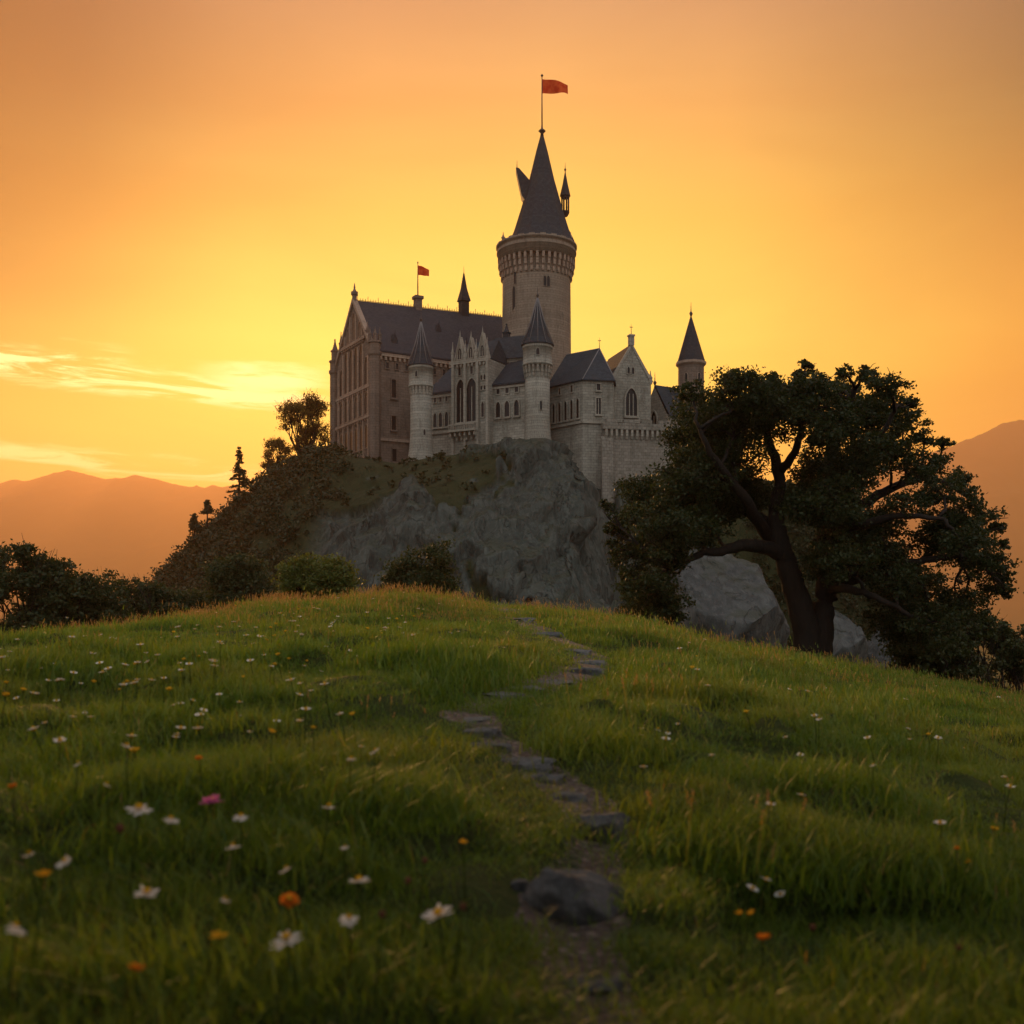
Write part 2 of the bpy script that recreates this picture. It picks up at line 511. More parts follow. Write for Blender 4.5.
def rock_mat(name, c1, c2, moss=0.5, scale=1.0, zs=0.35, ck=0.6):
    m, N, out = newmat(name)
    geo = N.n('ShaderNodeNewGeometry'); pos = geo.outputs['Position']
    sp = N.vmath('MULTIPLY', pos, (scale, scale, scale * zs))
    n1 = N.noise(sp, 0.55, 8, 0.65, 0.4)
    n2 = N.noise(sp, 3.2, 8, 0.7, 0.2)
    n3 = N.noise(N.vmath('ADD', sp, (7.7, 3.1, 9.2)), 0.8, 6, 0.55, 0.4)
    strk = N.noise(N.vmath('MULTIPLY', pos, (scale, scale, scale * 0.10)), 1.1, 5, 0.6)
    crack = N.smooth(N.math('ABSOLUTE', N.math('SUBTRACT', n3, 0.5)), 0.028, 0.0)
    crack = N.math('MULTIPLY', crack, N.smooth(n1, 0.40, 0.6))
    c = N.mix(N.smooth(n1, 0.32, 0.68), c1, c2)
    c = N.mix(N.math('MULTIPLY', N.smooth(n2, 0.5, 0.72), 0.5), c, tuple(x * 1.5 for x in c2))
    c = N.mix(N.math('MULTIPLY', N.smooth(n2, 0.48, 0.3), 0.5), c, tuple(x * 0.5 for x in c1))
    c = N.mix(N.math('MULTIPLY', crack, ck), c, tuple(x * 0.35 for x in c1))
    c = N.mix(N.math('MULTIPLY', N.smooth(strk, 0.52, 0.68), 0.55), c, tuple(x * 0.45 for x in c1))
    nz = N.sep(geo.outputs['Normal'])[2]
    att = N.n('ShaderNodeAttribute'); att.attribute_name = 'green'
    ms = N.math('MULTIPLY', N.smooth(N.math('ADD', nz, N.math('MULTIPLY', N.math('SUBTRACT', n1, 0.5), 1.2)), 0.62, 0.9), moss)
    ms = N.math('MAXIMUM', ms, att.outputs['Fac'])
    gcol = N.mix(n2, (0.012, 0.018, 0.006), (0.036, 0.039, 0.012))
    c = N.mix(ms, c, gcol)
    h = N.math('ADD', N.math('ADD', N.math('MULTIPLY', n2, 0.8), N.math('MULTIPLY', n1, 1.5)), N.math('MULTIPLY', crack, -1.5 * ck))
    principled(N, out, c, 0.88, h, 0.75, 0.22 / scale, 0.2)
    return m


M_CLIFF = rock_mat('cliff_rock', (0.032, 0.040, 0.035), (0.076, 0.087, 0.077))
M_BOULDER = rock_mat('pale_boulder', (0.05, 0.053, 0.052), (0.105, 0.108, 0.103), 0.5, 0.8, 0.5, 0.4)
M_STEP = rock_mat('step_stone', (0.075, 0.076, 0.08), (0.155, 0.153, 0.153), 0.25, 9.0, 1.0, 0.12)


# ================================================================== terrain
def smoothed(xs, ys, w):
    g = np.linspace(xs[0], xs[-1], 2000)
    v = np.interp(g, xs, ys)
    k = max(1, int(w / (g[1] - g[0]))); ker = np.hanning(2 * k + 3); ker /= ker.sum()
    pad = k + 1
    vp = np.concatenate([v[0] + (v[1] - v[0]) * np.arange(-pad, 0), v, v[-1] + (v[-1] - v[-2]) * np.arange(1, pad + 1)])
    return g, np.convolve(vp, ker, 'valid')


_ay = [-12, 0, 2, 5, 10, 15, 20, 25, 28, 32, 40, 60, 100, 140]
_av = [-1.0, -.82, -.79, -.67, -.38, -.07, .22, .38, .38, 0, -1.7, -5, -4, -6]
AG, AV = smoothed(_ay, _av, 3.0)
_bpx = [-900, -300, 0, 100, 200, 300, 400, 480, 540, 600, 700, 800, 900, 1024, 1400, 2200]
_bh = [-6.8, -2.0, -.54, -.16, .32, .61, .73, .73, .59, .41, -.11, -.57, -.98, -1.52, -3.6, -9.5]
BG, BV = smoothed([(p - 512) / 44 for p in _bpx], [.73 - h for h in _bh], 1.5)


def base_z(x, y):
    return np.interp(y, AG, AV) - np.interp(x, BG, BV)


def mounds(x, y, cell, seed):
    """rounded tussocks: 1 on top, 0 in the clefts between"""
    wx_ = x / cell + 0.25 * vnoise(np.stack([x * 1.9, y * 1.9, x * 0 + seed], -1)); wy_ = y / cell
    bx, by = np.floor(wx_).astype(np.int64), np.floor(wy_).astype(np.int64)
    f1 = np.full(x.shape, 9.0); f2 = np.full(x.shape, 9.0); amp = np.zeros(x.shape)
    for a in (-1, 0, 1):
        for b in (-1, 0, 1):
            cx_, cy_ = bx + a, by + b; zz = cx_ * 0 + seed
            d = np.hypot(wx_ - cx_ - hash3(cx_, cy_, zz), wy_ - cy_ - hash3(cx_, cy_, zz + 7))
            am = 0.25 + 0.75 * hash3(cx_, cy_, zz + 13)
            n_ = d < f1
            f2 = np.where(n_, f1, np.minimum(f2, d)); amp = np.where(n_, am, amp); f1 = np.where(n_, d, f1)
    e_ = np.clip((f2 - f1) / 0.5, 0, 1)
    return amp * e_ * (2 - e_)


def mound_mix(x, y):
    fa = np.clip(1 - (y - 9) / 8, 0, 1)
    return fa * mounds(x, y, 0.62, 3), np.clip((y - 3) / 6, 0.25, 1) * np.clip(1 - (y - 26) / 8, 0.2, 1) * mounds(x, y, 1.35, 5)


def lumps(x, y):
    ma, mb_ = mound_mix(x, y)
    p = np.stack([x * 1.15, y * 1.15, np.zeros_like(x) + 3.3], -1)
    q = np.stack([x * 0.4, y * 0.4, np.zeros_like(x) + 8.1], -1)
    near = np.clip(1 - (y - 24) / 10, 0.3, 1)
    return (0.05 * fbm(p, 3) + 0.09 * fbm(q, 2)) * near + 0.18 * ma + 0.25 * mb_ - 0.12


PATH_PX = [(640, 1150, 120), (625, 1060, 100), (603, 1000, 95), (578, 940, 100), (575, 885, 115), (598, 835, 90), (590, 802, 90),
           (552, 772, 80), (510, 745, 70), (470, 718, 62), (500, 699, 66), (545, 684, 74), (592, 663, 62), (575, 647, 46),
           (535, 627, 42), (508, 610, 36), (497, 602, 30), (490, 597, 26)]


def ground_hit(px, py):
    ds = np.linspace(1.0, 45, 6000)
    x = (px - 512) / F * ds; z = (HOR - py) / F * ds
    g = base_z(x, ds)
    k = np.argmax(z < g)
    if not (z < g).any(): k = 3500
    return float(x[k]), float(ds[k])


PATH = []
for px, py, w in PATH_PX:
    hx, hy = ground_hit(px, py)
    PATH.append((hx, hy, w * hy / F * 0.5 * (1.05 if py > 930 else 0.86)))
PATH.append((PATH[-1][0] - 0.3, PATH[-1][1] + 3.0, 0.3))
# dense resampling (Catmull-Rom)
pp = np.array(PATH); dense = []
for i in range(len(pp) - 1):
    p0, p1, p2, p3 = pp[max(i - 1, 0)], pp[i], pp[i + 1], pp[min(i + 2, len(pp) - 1)]
    m = max(4, int(np.hypot(*(p2 - p1)[:2]) / 0.06))
    for t in np.arange(m) / m:
        dense.append(0.5 * ((2 * p1) + (-p0 + p2) * t + (2 * p0 - 5 * p1 + 4 * p2 - p3) * t * t + (-p0 + 3 * p1 - 3 * p2 + p3) * t ** 3))
DP = np.array(dense)


def path_dist(x, y):
    """signed distance outside the path edge, in half-widths: <1 is on the path"""
    x = np.asarray(x, float).ravel(); y = np.asarray(y, float).ravel()
    o = np.full(x.shape, 9.0)
    sel = (y < 32) & (np.abs(x) < 6)
    idx = np.nonzero(sel)[0]
    for s in range(0, len(idx), 4000):
        ii = idx[s:s + 4000]
        d = np.hypot(x[ii, None] - DP[None, ::2, 0], y[ii, None] - DP[None, ::2, 1]) / DP[None, ::2, 2]
        o[ii] = d.min(1)
    return o


def ground_z(x, y, pd=None):
    x = np.asarray(x, float); y = np.asarray(y, float)
    if pd is None: pd = path_dist(x, y).reshape(x.shape)
    pf = pd
    for dl0 in (0.5, 1.0, 1.6):
        ys_ = np.maximum(y, 1.0); dl = dl0 * (1 + np.clip(y - 6, 0, 20) / 9)
        pf = np.minimum(pf, path_dist(x * (1 + dl / ys_), y + dl).reshape(x.shape))
    carve = np.interp(y, [0, 4, 7], [0.09, 0.07, 0.02]) * np.exp(-(np.clip(pd, 0, 9) / 1.05) ** 4)
    return base_z(x, y) + lumps(x, y) * np.clip((pf - 0.6) / 1.6, 0.12, 1) - carve


def gz(x, y):
    return float(ground_z(np.array([x]), np.array([y]))[0])


def grid_faces(nx, ny):
    i = np.arange(nx - 1)[None, :] + np.arange(ny - 1)[:, None] * nx
    return np.stack([i, i + 1, i + 1 + nx, i + nx], -1).reshape(-1, 4)


# meadow
ys = np.concatenate([np.arange(-10, 1, 0.5), np.arange(1, 12, 0.09), np.arange(12, 34, 0.2), np.arange(34, 60, 1.0), np.arange(60, 122, 3)])
xs = np.concatenate([np.arange(-60, -16, 2.0), np.arange(-16, -4, 0.25), np.arange(-4, 4, 0.09), np.arange(4, 18, 0.25), np.arange(18, 62, 2.0)])
X, Y = np.meshgrid(xs, ys)
Z = ground_z(X, Y)
meadow = np_mesh('meadow', np.stack([X, Y, Z], -1).reshape(-1, 3), grid_faces(len(xs), len(ys)), M_SOIL, smooth=True)
tag(meadow, 'rounded grassy meadow rising to a crest below the castle', kind='structure')

# path ribbon
cr = np.linspace(-1.0, 1.0, 11)
tang = np.gradient(DP[:, :2], axis=0); tang /= np.linalg.norm(tang, axis=1)[:, None] + 1e-9
# smooth the cross direction so the ribbon does not fold in the bends
for _ in range(12):
    tang[1:-1] = (tang[:-2] + tang[1:-1] + tang[2:]) / 3
    tang /= np.linalg.norm(tang, axis=1)[:, None] + 1e-9
nor = np.stack([-tang[:, 1], tang[:, 0]], -1)
nor[nor[:, 0] < 0] *= 1
edge = 1 + 0.38 * vnoise(np.stack([DP[:, 0] * 3, DP[:, 1] * 3, DP[:, 0] * 0], -1))
XX = DP[:, None, 0] + nor[:, None, 0] * cr[None] * (DP[:, 2] * edge)[:, None]
YY = DP[:, None, 1] + nor[:, None, 1] * cr[None] * (DP[:, 2] * edge)[:, None]
ZZ = ground_z(XX, YY) + 0.016 - 0.03 * np.abs(cr[None]) ** 6
pathob = np_mesh('path', np.stack([XX, YY, ZZ], -1).reshape(-1, 3), grid_faces(11, len(DP)), M_PATH, smooth=True)
tag(pathob, 'narrow worn gravel footpath winding up the meadow', kind='structure')

# ---------------------------------------------------------------- castle hill
XF = [-90, -60, -50, -25, -14, -10, 0, 6.5, 8.5, 10.5, 13, 20, 40, 90]
YF = [150, 136, 128, 117, 113, 112, 110, 110, 112, 119, 134, 139, 141, 150]
YT = [175, 165, 160, 150, 147, 145.5, 142, 141, 141, 142, 147, 149, 151, 165]
PE = [1, 1, 1.1, 1.5, 2.0, 2.2, 2.3, 2.5, 2.6, 2.4, 1.7, 1.5, 1.2, 1]
XT = [-110, -90, -75, -60, -51.7, -46, -44, -38.3, -31.3, -25, -15, -8, 0, 4, 8, 12, 20, 40, 55, 70, 85, 110]
ZT = [-33, -31, -18, -3, 3.5, 9, 12, 16, 21, 23.0, 20.6, 21.2, 22.2, 22.3, 21.4, 19.5, 19.2, 18, 8, -10, -31, -33]
hxs = np.concatenate([np.arange(-105, -34, 1.5), np.arange(-34, 26, 0.3), np.arange(26, 105, 1.5)])
hys = np.concatenate([np.arange(88, 106, 1.5), np.arange(106, 152, 0.24), np.arange(152, 180, 1.0), np.arange(180, 250, 3.0)])
HX, HY = np.meshgrid(hxs, hys)


def hill_z(x, y):
    yf = np.interp(x, XF, YF); yt = np.interp(x, XF, YT); pe = np.interp(x, XF, PE)
    wob = 1.6 * fbm(np.stack([x * 0.12, y * 0.12, x * 0], -1), 3)
    t = np.clip((y + wob - yf) / (yt - yf), 0, 1)
    zt = np.interp(x, XT, ZT)
    zf = np.minimum(np.interp(x, [-105, -60, -30, -10, 10, 20, 50, 85, 105], [-34, -8, -1, 1, 1, 0, -8, -31, -34]), zt)
    z = zf + (zt - zf) * (1 - (1 - t) ** pe)
    dome = np.interp(x, [1, 2.5, 4.5, 7, 9, 10.7, 12.3, 13.6, 15], [60, 22.9, 21.4, 18.8, 15.3, 10.0, 6, 6, 60])
    rel = np.clip((y - 141) / 6, 0, 1)
    z = np.where(z > dome, dome + (z - dome) * rel, z)
    z = z - np.clip(yf - y, 0, 60) * 0.12
    back = np.clip((y - 188) / 50, 0, 1); back = back * back * (3 - 2 * back)
    z = z * (1 - back) + back * np.minimum(z, -34)
    return z


HZ = hill_z(HX, HY)
gy, gx = np.gradient(HZ, hys, hxs)
slope = np.sqrt(gx ** 2 + gy ** 2)
Pn = np.stack([HX, HY, HZ], -1)
rn = fbm(Pn * np.array([0.16, 0.16, 0.07]), 4)
rn2 = fbm(Pn * np.array([0.7, 0.7, 0.35]) + 9, 3)
rock = np.clip((slope + 0.5 * rn + 0.25 * rn2 - 0.95) / 0.12, 0, 1)
zline = np.interp(HX, [-24, -21, -18, -16, -13, -6.5, 0, 5, 12], [4, 8.5, 11, 13.5, 17, 20.0, 21.2, 22.9, 23.5])
rock = np.maximum(rock, np.clip((zline + 1.6 * rn + 0.9 * rn2 - HZ) / 0.3, 0, 1))
gul = vnoise(np.stack([HX * 0.16 + HZ * 0.08, HZ * 0.10, HX * 0], -1) + 2.2)
rock *= 1 - np.clip((gul + 0.25 * rn2 - 0.40) / 0.08, 0, 1) * np.clip((4 - HX) / 4, 0, 1)
rock *= np.clip((HX + 24) / 3, 0, 1) * np.clip((18 - HX) / 5, 0, 1) * np.clip((152 - HY) / 3, 0, 1)
nrm = np.stack([-gx, -gy, np.ones_like(gx)], -1); nrm /= np.linalg.norm(nrm, axis=-1, keepdims=True)
def facets(p, seed):
    """offset that is a tilted plane inside every cell of an uneven cell pattern"""
    sh = p.shape[:-1]; q = p.reshape(-1, 3); base = np.floor(q).astype(np.int64)
    best = np.full(len(q), 9e9); val = np.zeros(len(q))
    for a in (-1, 0, 1):
        for b in (-1, 0, 1):
            for c in (-1, 0, 1):
                ci_ = base + np.array([a, b, c])
                j = [hash3(ci_[:, 0] + 31 * k_ + seed, ci_[:, 1], ci_[:, 2]) for k_ in range(6)]
                ctr = ci_ + np.stack(j[:3], -1)
                dv = q - ctr; d2 = (dv ** 2).sum(-1)
                v = (j[3] - 0.5) * 1.0 + dv[:, 0] * (j[4] - 0.5) * 1.1 + dv[:, 2] * (j[5] - 0.5) * 1.1
                m_ = d2 < best; best = np.where(m_, d2, best); val = np.where(m_, v, val)
    return val.reshape(sh)


ridge = 1 - np.abs(fbm(Pn * np.array([0.42, 0.42, 0.10]) + 5, 4))
blocks = fbm(np.floor(Pn * np.array([0.55, 0.55, 0.35]) + 0.6 * fbm(Pn * 0.5, 2)[..., None]), 1)
disp = rock * (1.4 * fbm(Pn * 0.10 + 2, 2) + 0.55 * (ridge - 0.75) + 1.9 * facets(Pn * np.array([0.17, 0.17, 0.12]) + 0.18 * fbm(Pn * 0.3, 2)[..., None], 3) + 0.7 * facets(Pn * np.array([0.5, 0.5, 0.33]), 9)) + (1 - rock) * 0.25 * fbm(Pn * 0.4, 3)
keepflat = np.clip((HY - 137.5) / 3.5, 0, 1)
disp *= (1 - keepflat)
HP = Pn + nrm * disp[..., None]
cap = np.interp(HX, [-30, -16, -8, 0, 4, 7, 12, 20], [99, 21.2, 21.4, 21.6, 21.6, 20.4, 17, 99])
fz = HP[..., 2] - cap
HP[..., 2] = np.where((fz > 0) & (HY < 146), cap + 0.12 * fz, HP[..., 2])
hill = np_mesh('castle_hill', HP.reshape(-1, 3), grid_faces(len(hxs), len(hys)), M_CLIFF, smooth=False,
               attrs={'green': (1 - rock).ravel()})
tag(hill, 'steep castle hill with a bare grey cliff and grassy shoulders', kind='structure')

# valley floor reaching the horizon
vx = np.array([-7900, -1500, -400, -120, 0, 120, 400, 1500, 7900.]); vy = np.array([-280, 0, 150, 400, 1200, 3000, 11000.])
VX, VY = np.meshgrid(vx, vy)
valley = np_mesh('valley_floor', np.stack([VX, VY, VX * 0 - 30], -1).reshape(-1, 3), grid_faces(len(vx), len(vy)), M_SOIL)
tag(valley, 'flat misty valley floor far below', kind='structure')


# mountains
def mountains(name, label, pts, d0, depth, seed):
    """pts: (px, py) skyline at distance d0"""
    px = [p[0] for p in pts]; hz = [(HOR - p[1]) / F * d0 for p in pts]
    nx, ny = 400, 80
    u = np.linspace(min(px), max(px), nx); v = np.linspace(-1, 1, ny)
    U, V = np.meshgrid(u, v)
    x = (U - 512) / F * d0; y = d0 + V * depth
    h = np.interp(U, px, hz)
    q = np.stack([x * 0.0015, y * 0.0015, x * 0 + seed], -1)
    fall = (1 - np.abs(V)) ** 0.9
    z = -55 + (h + 55) * fall + fbm(q, 5) * 110 * (1 - fall) * fall * 2.5 + (fbm(q * 3, 5) * 20 - 14 * np.abs(fbm(q * 7, 3))) * fall
    o = np_mesh(name, np.stack([x, y, z], -1).reshape(-1, 3), grid_faces(nx, ny), M_SOIL, smooth=True)
    return tag(o, label, kind='structure')


mountains('mountain_range', 'hazy orange mountain ridge far away on the left',
          [(-500, 600), (-350, 520), (-200, 505), (-90, 470), (0, 481), (12, 477), (30, 478), (48, 473), (62, 469), (72, 467), (86, 469), (104, 474), (118, 474), (134, 470), (148, 473), (168, 480),
           (188, 483), (215, 481), (250, 484), (330, 500), (420, 560), (520, 640)], 6500, 2300, 1.0)
mountains('mountain_range', 'hazy mountain slope far away on the right behind the oak',
          [(560, 640), (700, 560), (820, 490), (900, 461), (940, 447), (965, 437), (1000, 423), (1030, 418), (1100, 412), (1200, 430), (1500, 560), (1600, 640)],
          6300, 2200, 4.0)

# haze: one closed box of even pale air round everything
m, N, out = newmat('haze_air')
pv = N.n('ShaderNodeVolumePrincipled')
pv.inputs['Color'].default_value = (1.0, 0.60, 0.34, 1)
pv.inputs['Density'].default_value = 0.00013
pv.inputs['Anisotropy'].default_value = 0.48
N.t.links.new(pv.outputs[0], out.inputs['Volume'])
hb = MB(); hb.box(-8000, 8000, -300, 11100, -60, 1350)
tag(hb.build('haze', m), 'warm evening haze in the air', kind='stuff')


# ================================================================== castle parts
def arch_outline(w, h, pointed, n=6):
    """inner outline of an opening, bottom centre at the origin"""
    a = w / 2
    if not pointed: return [(-a, 0), (a, 0), (a, h), (-a, h)]
    rise = min(w * 1.0, h * 0.5)
    pts = [(-a, 0), (a, 0)]
    for k in range(n + 1):
        t = k / n
        pts.append((a * (1 - t ** 1.7), h - rise + rise * (1 - (1 - t) ** 1.45)))
    for k in range(n - 1, -1, -1):
        t = k / n
        pts.append((-a * (1 - t ** 1.7), h - rise + rise * (1 - (1 - t) ** 1.45)))
    return pts


def window(parent, O, U, Nn, u, z, w, h, pointed=True, mull=0, fw=0.16, proud=0.2, mat=None, name='window', sill=True):
    """window part on a wall: O wall origin, U along the wall, Nn outward normal"""
    O, U, Nn = Vector(O), Vector(U).normalized(), Vector(Nn).normalized()
    ins = arch_outline(w, h, pointed)
    cx, cz = 0, h / 2
    outs = []
    for (a, b) in ins:
        sx = (w / 2 + fw) / (w / 2); sz = (h / 2 + fw) / (h / 2)
        outs.append((a * sx, cz + (b - cz) * sz))
    def at(a, b, n):
        p = O + U * (u + a) + Nn * n
        return (p.x, p.y, p.z + z + b)
    n = len(ins); mb = MB()
    vs = [at(a, b, proud) for a, b in ins] + [at(a, b, proud) for a, b in outs] + [at(a, b, 0.0) for a, b in ins] + [at(a, b, -0.02) for a, b in outs]
    fs = []
    for i in range(n):
        j = (i + 1) % n
        fs += [[i, n + i, n + j, j], [n + i, 3 * n + i, 3 * n + j, n + j], [2 * n + i, i, j, 2 * n + j]]
    mb.add(vs, fs)
    for k in range(mull):
        uu = -w / 2 + w * (k + 1) / (mull + 1)
        mb.obox(O, U, Nn, u + uu - 0.05, u + uu + 0.05, 0.0, proud * 0.7, z + 0.01, z + h * (0.8 if pointed else 0.985))
    if sill:
        mb.obox(O, U, Nn, u - w / 2 - fw * 1.4, u + w / 2 + fw * 1.4, -0.03, proud + 0.12, z - fw - 0.12, z - fw + 0.03)
    wo_ = mb.build(name, mat or M_TRIM, parent)
    pb = MB(); pb.add([at(a, b, 0.025) for a, b in ins], [list(range(n))])
    pb.build('pane', M_GLASS, wo_)
    return wo_


def finial(parent, x, y, z, h, r=0.09, ball=True, cross=False, mat=None, name='finial'):
    mb = MB()
    prof = [(r * 1.4, z - 0.25), (r, z + 0.05)]
    if ball: prof += [(r * 2.4, z + h * 0.16), (r * 2.8, z + h * 0.24), (r * 1.8, z + h * 0.33), (r * 0.8, z + h * 0.38)]
    prof += [(r * 0.6, z + h * 0.6), (r * 0.25, z + h)]
    mb.lathe(prof, 8, (x, y))
    if cross:
        mb.box(x - h * 0.14, x + h * 0.14, y - 0.03, y + 0.03, z + h * 0.68, z + h * 0.68 + 0.09)
    return mb.build(name, mat or M_METAL, parent)


def pinnacle(parent, x, y, z, h, r, mat, name='pinnacle'):
    mb = MB()
    s = r
    mb.box(x - s, x + s, y - s, y + s, z, z + h * 0.42)
    mb.box(x - s * 1.25, x + s * 1.25, y - s * 1.25, y + s * 1.25, z + h * 0.42 + .002, z + h * 0.48)
    mb.lathe([(s * 1.25, z + h * 0.483), (s * 0.55, z + h * 0.72), (s * 0.22, z + h * 0.92), (s * 0.4, z + h * 0.94), (s * 0.1, z + h)], 4, (x, y), False, math.pi / 4)
    return mb.build(name, mat, parent)


def corbel_ring(mb, r0, r1, z0, z1, n, w):
    """ring of stepped brackets carrying a parapet"""
    mb.lathe([(r0 - 0.2, z1 - 0.06), (r1 * 0.99, z1 - 0.06), (r1 * 0.99, z1 + 0.002), (r0 - 0.2, z1 + 0.002)], 40)
    for k in range(n):
        a = 2 * math.pi * k / n
        c, s = math.cos(a), math.sin(a)
        Uv, Nv = (-s, c, 0), (c, s, 0)
        h = z1 - z0
        for (f0, f1, out) in ((0.0, 0.34, 0.4), (0.342, 0.67, 0.75), (0.672, 1.0, 1.0)):
            mb.obox((0, 0, 0), Uv, Nv, -w / 2, w / 2, r0 - 0.15, r0 + (r1 - r0) * out, z0 + h * f0, z0 + h * f1)


def merlons(mb, r, t, z0, z1, n, fill=0.55):
    for k in range(n):
        a0 = 2 * math.pi * (k - fill / 2) / n; a1 = 2 * math.pi * (k + fill / 2) / n
        pts = [(r * math.cos(a), r * math.sin(a)) for a in (a0, (a0 + a1) / 2, a1)] + [((r - t) * math.cos(a), (r - t) * math.sin(a)) for a in (a1, (a0 + a1) / 2, a0)]
        mb.poly_prism(pts, z0, z1)


def round_window(parent, r, ang, z, w, h, pointed=True, mat=None):
    """slit on a round tower; ang measured from the direction of the camera (-Y), to the right"""
    a = -math.pi / 2 + ang
    Nv = (math.cos(a), math.sin(a), 0); Uv = (-math.sin(a), math.cos(a), 0)
    O = (r * math.cos(a) + 0.004 * Nv[0], r * math.sin(a) + 0.004 * Nv[1], 0)
    return window(parent, O, Uv, Nv, 0, z, w, h, pointed, 0, 0.07, 0.09, mat, sill=False)


def zpx(py, d): return (HOR - py) / F * d
def xpx(px, d): return (px - 512) / F * d


# ---------------------------------------------------------------- the keep
KD = 163.0; k = KD / F; KN = KD - 4.6
keep = thing('keep_tower', 'tallest round castle tower with overhanging parapet, steep slate cone and red flag on top', 'tower', (xpx(536.5, KD), KD, 0))
mb = MB()
rs = 34.5 * k
mb.lathe([(rs * 1.05, 18), (rs * 1.03, zpx(430, KD)), (rs, zpx(355, KD)), (rs * 0.985, zpx(270, KN)), (rs * 0.985, zpx(250, KN))], 56)
mb.build('tower_wall', M_TOWER, keep)
mb = MB()
corbel_ring(mb, rs * 0.985, 38.5 * k, zpx(271, KN), zpx(252.5, KN), 40, 0.36)
mb.build('corbel_ring', M_TRIMB, keep)
mb = MB()
ro = 39.3 * k
mb.lathe([(rs * 0.98, zpx(252.4, KN)), (ro * 0.985, zpx(252.4, KN)), (ro * 0.985, zpx(245, KN)), (ro * 1.015, zpx(244.6, KN)), (ro * 1.015, zpx(243, KN)),
          (ro * 0.985, zpx(242.6, KN)), (ro * 0.985, zpx(239, KN)), (ro * 1.03, zpx(238.5, KN)), (ro * 1.03, zpx(236.5, KN)), (ro * 0.9, zpx(236.2, KN))], 56)
merlons(mb, ro * 1.0, 0.7, zpx(236.1, KN), zpx(234.9, KN), 22, 0.5)
mb.build('parapet', M_TOWER, keep)
mb = MB()
mb.lathe([(34.5 * k, zpx(238, KN)), (34.3 * k, zpx(234.5, KN)), (28.5 * k, zpx(222, KN)), (21.3 * k, zpx(204, KD - 2.5)), (13.0 * k, zpx(177, KD - 1.5)), (6.0 * k, zpx(152, KD)), (0.9 * k, zpx(133, KD))], 12, sm=False, phase=0.13)
roof = mb.build('roof', M_SLATE, keep)
mb = MB()
# hooded dormer leaning out on the left of the cone
pr = [(-12, 211), (-20.5, 198), (-26.2, 170.5), (-23, 171), (-12.5, 183), (-4, 186)]
w = 1.1
vs = [(a * k, -w, zpx(b, KD)) for a, b in pr] + [(a * k, w, zpx(b, KD)) for a, b in pr]
n = len(pr)
mb.add(vs, [list(range(n))[::-1], list(range(n, 2 * n))] + [[i, (i + 1) % n, (i + 1) % n + n, i + n] for i in range(n)])
mb.build('dormer', M_SLATE, roof)
finial(roof, -25.0 * k, 0, zpx(171.5, KD), 1.7, 0.07)
finial(roof, -11.5 * k, -0.2, zpx(183.5, KD), 1.3, 0.06, ball=False)
bt = MB()
bx = 28.2 * k
bt.lathe([(0.35, zpx(216.5, KD)), (4.2 * k, zpx(213, KD)), (4.2 * k, zpx(211.5, KD))], 8, (bx, 0), False)
for q in range(8):
    a = q * math.pi / 4 + 0.39
    bt.tube([(bx + 3.6 * k * math.cos(a), 3.6 * k * math.sin(a), zpx(211.7, KD)), (bx + 3.6 * k * math.cos(a), 3.6 * k * math.sin(a), zpx(198, KD))], 0.11, 6)
bt.lathe([(4.4 * k, zpx(198.2, KD)), (4.4 * k, zpx(196.5, KD)), (5.4 * k, zpx(196.3, KD)), (2.6 * k, zpx(184, KD)), (0.3 * k, zpx(171.5, KD))], 8, (bx, 0), False)
bt.box(bx - 5.5 * k, bx - 2 * k, -0.4, 0.4, zpx(214.5, KD), zpx(211.6, KD))
bt.build('lantern_turret', M_SLATEB, keep)
finial(keep, bx, 0, zpx(171.8, KD), 1.4, 0.06)
for px in (-33.2, 33.5):
    pinnacle(keep, px * k, -2.0, zpx(236.1, KN), 1.5, 0.22, M_TRIMB)
finial(keep, 0, 0, zpx(134, KD), 1.9, 0.20, name='roof_ball')
for (ang, py, w, h) in ((-0.72, 318, 0.55, 3.6), (0.22, 296, 0.45, 1.5), (0.32, 296, 0.45, 1.5), (-0.68, 292, 0.4, 2.2), (0.8, 330, 0.45, 1.6)):
    round_window(keep, rs * 0.985, ang, zpx(py, KD), w, h, True, M_TOWER)


def flag_cloth(parent, L, H, z, mat, sag=0.25, swallow=False, thick=0.03):
    nx, nz = 22, 8
    V = []
    for s_ in (0, 1):
        for j in range(nz):
            for i in range(nx):
                t = i / (nx - 1); v = j / (nz - 1)
                taper = 1 - 0.28 * t
                zz = z + (v - 0.5) * H * taper - sag * t * t * H + 0.09 * H * math.sin(t * 7.0 + 0.6) * t
                if swallow: zz += 0
                V.append((t * L, 0.14 * L * math.sin(t * 6.5 + v * 1.1) * (0.25 + t) + (thick if s_ else 0), zz))
    g = grid_faces(nx, nz)
    fs = [g, (g + nx * nz)[:, ::-1]]
    o = np_mesh('flag', np.array(V), np.concatenate(fs), mat, parent, smooth=True)
    return o


def flag_mat(name, c1, c2):
    m, N, out = newmat(name)
    geo = N.n('ShaderNodeNewGeometry')
    n = N.noise(geo.outputs['Position'], 1.3, 3)
    c = N.mix(N.smooth(n, 0.4, 0.6), c1, c2)
    d = N.n('ShaderNodeBsdfDiffuse'); N.put(d.inputs[0], c)
    t = N.n('ShaderNodeBsdfTranslucent'); N.put(t.inputs[0], c)
    mx = N.n('ShaderNodeMixShader'); mx.inputs[0].default_value = 0.45
    N.t.links.new(d.outputs[0], mx.inputs[1]); N.t.links.new(t.outputs[0], mx.inputs[2])
    N.t.links.new(mx.outputs[0], out.inputs[0])
    return m


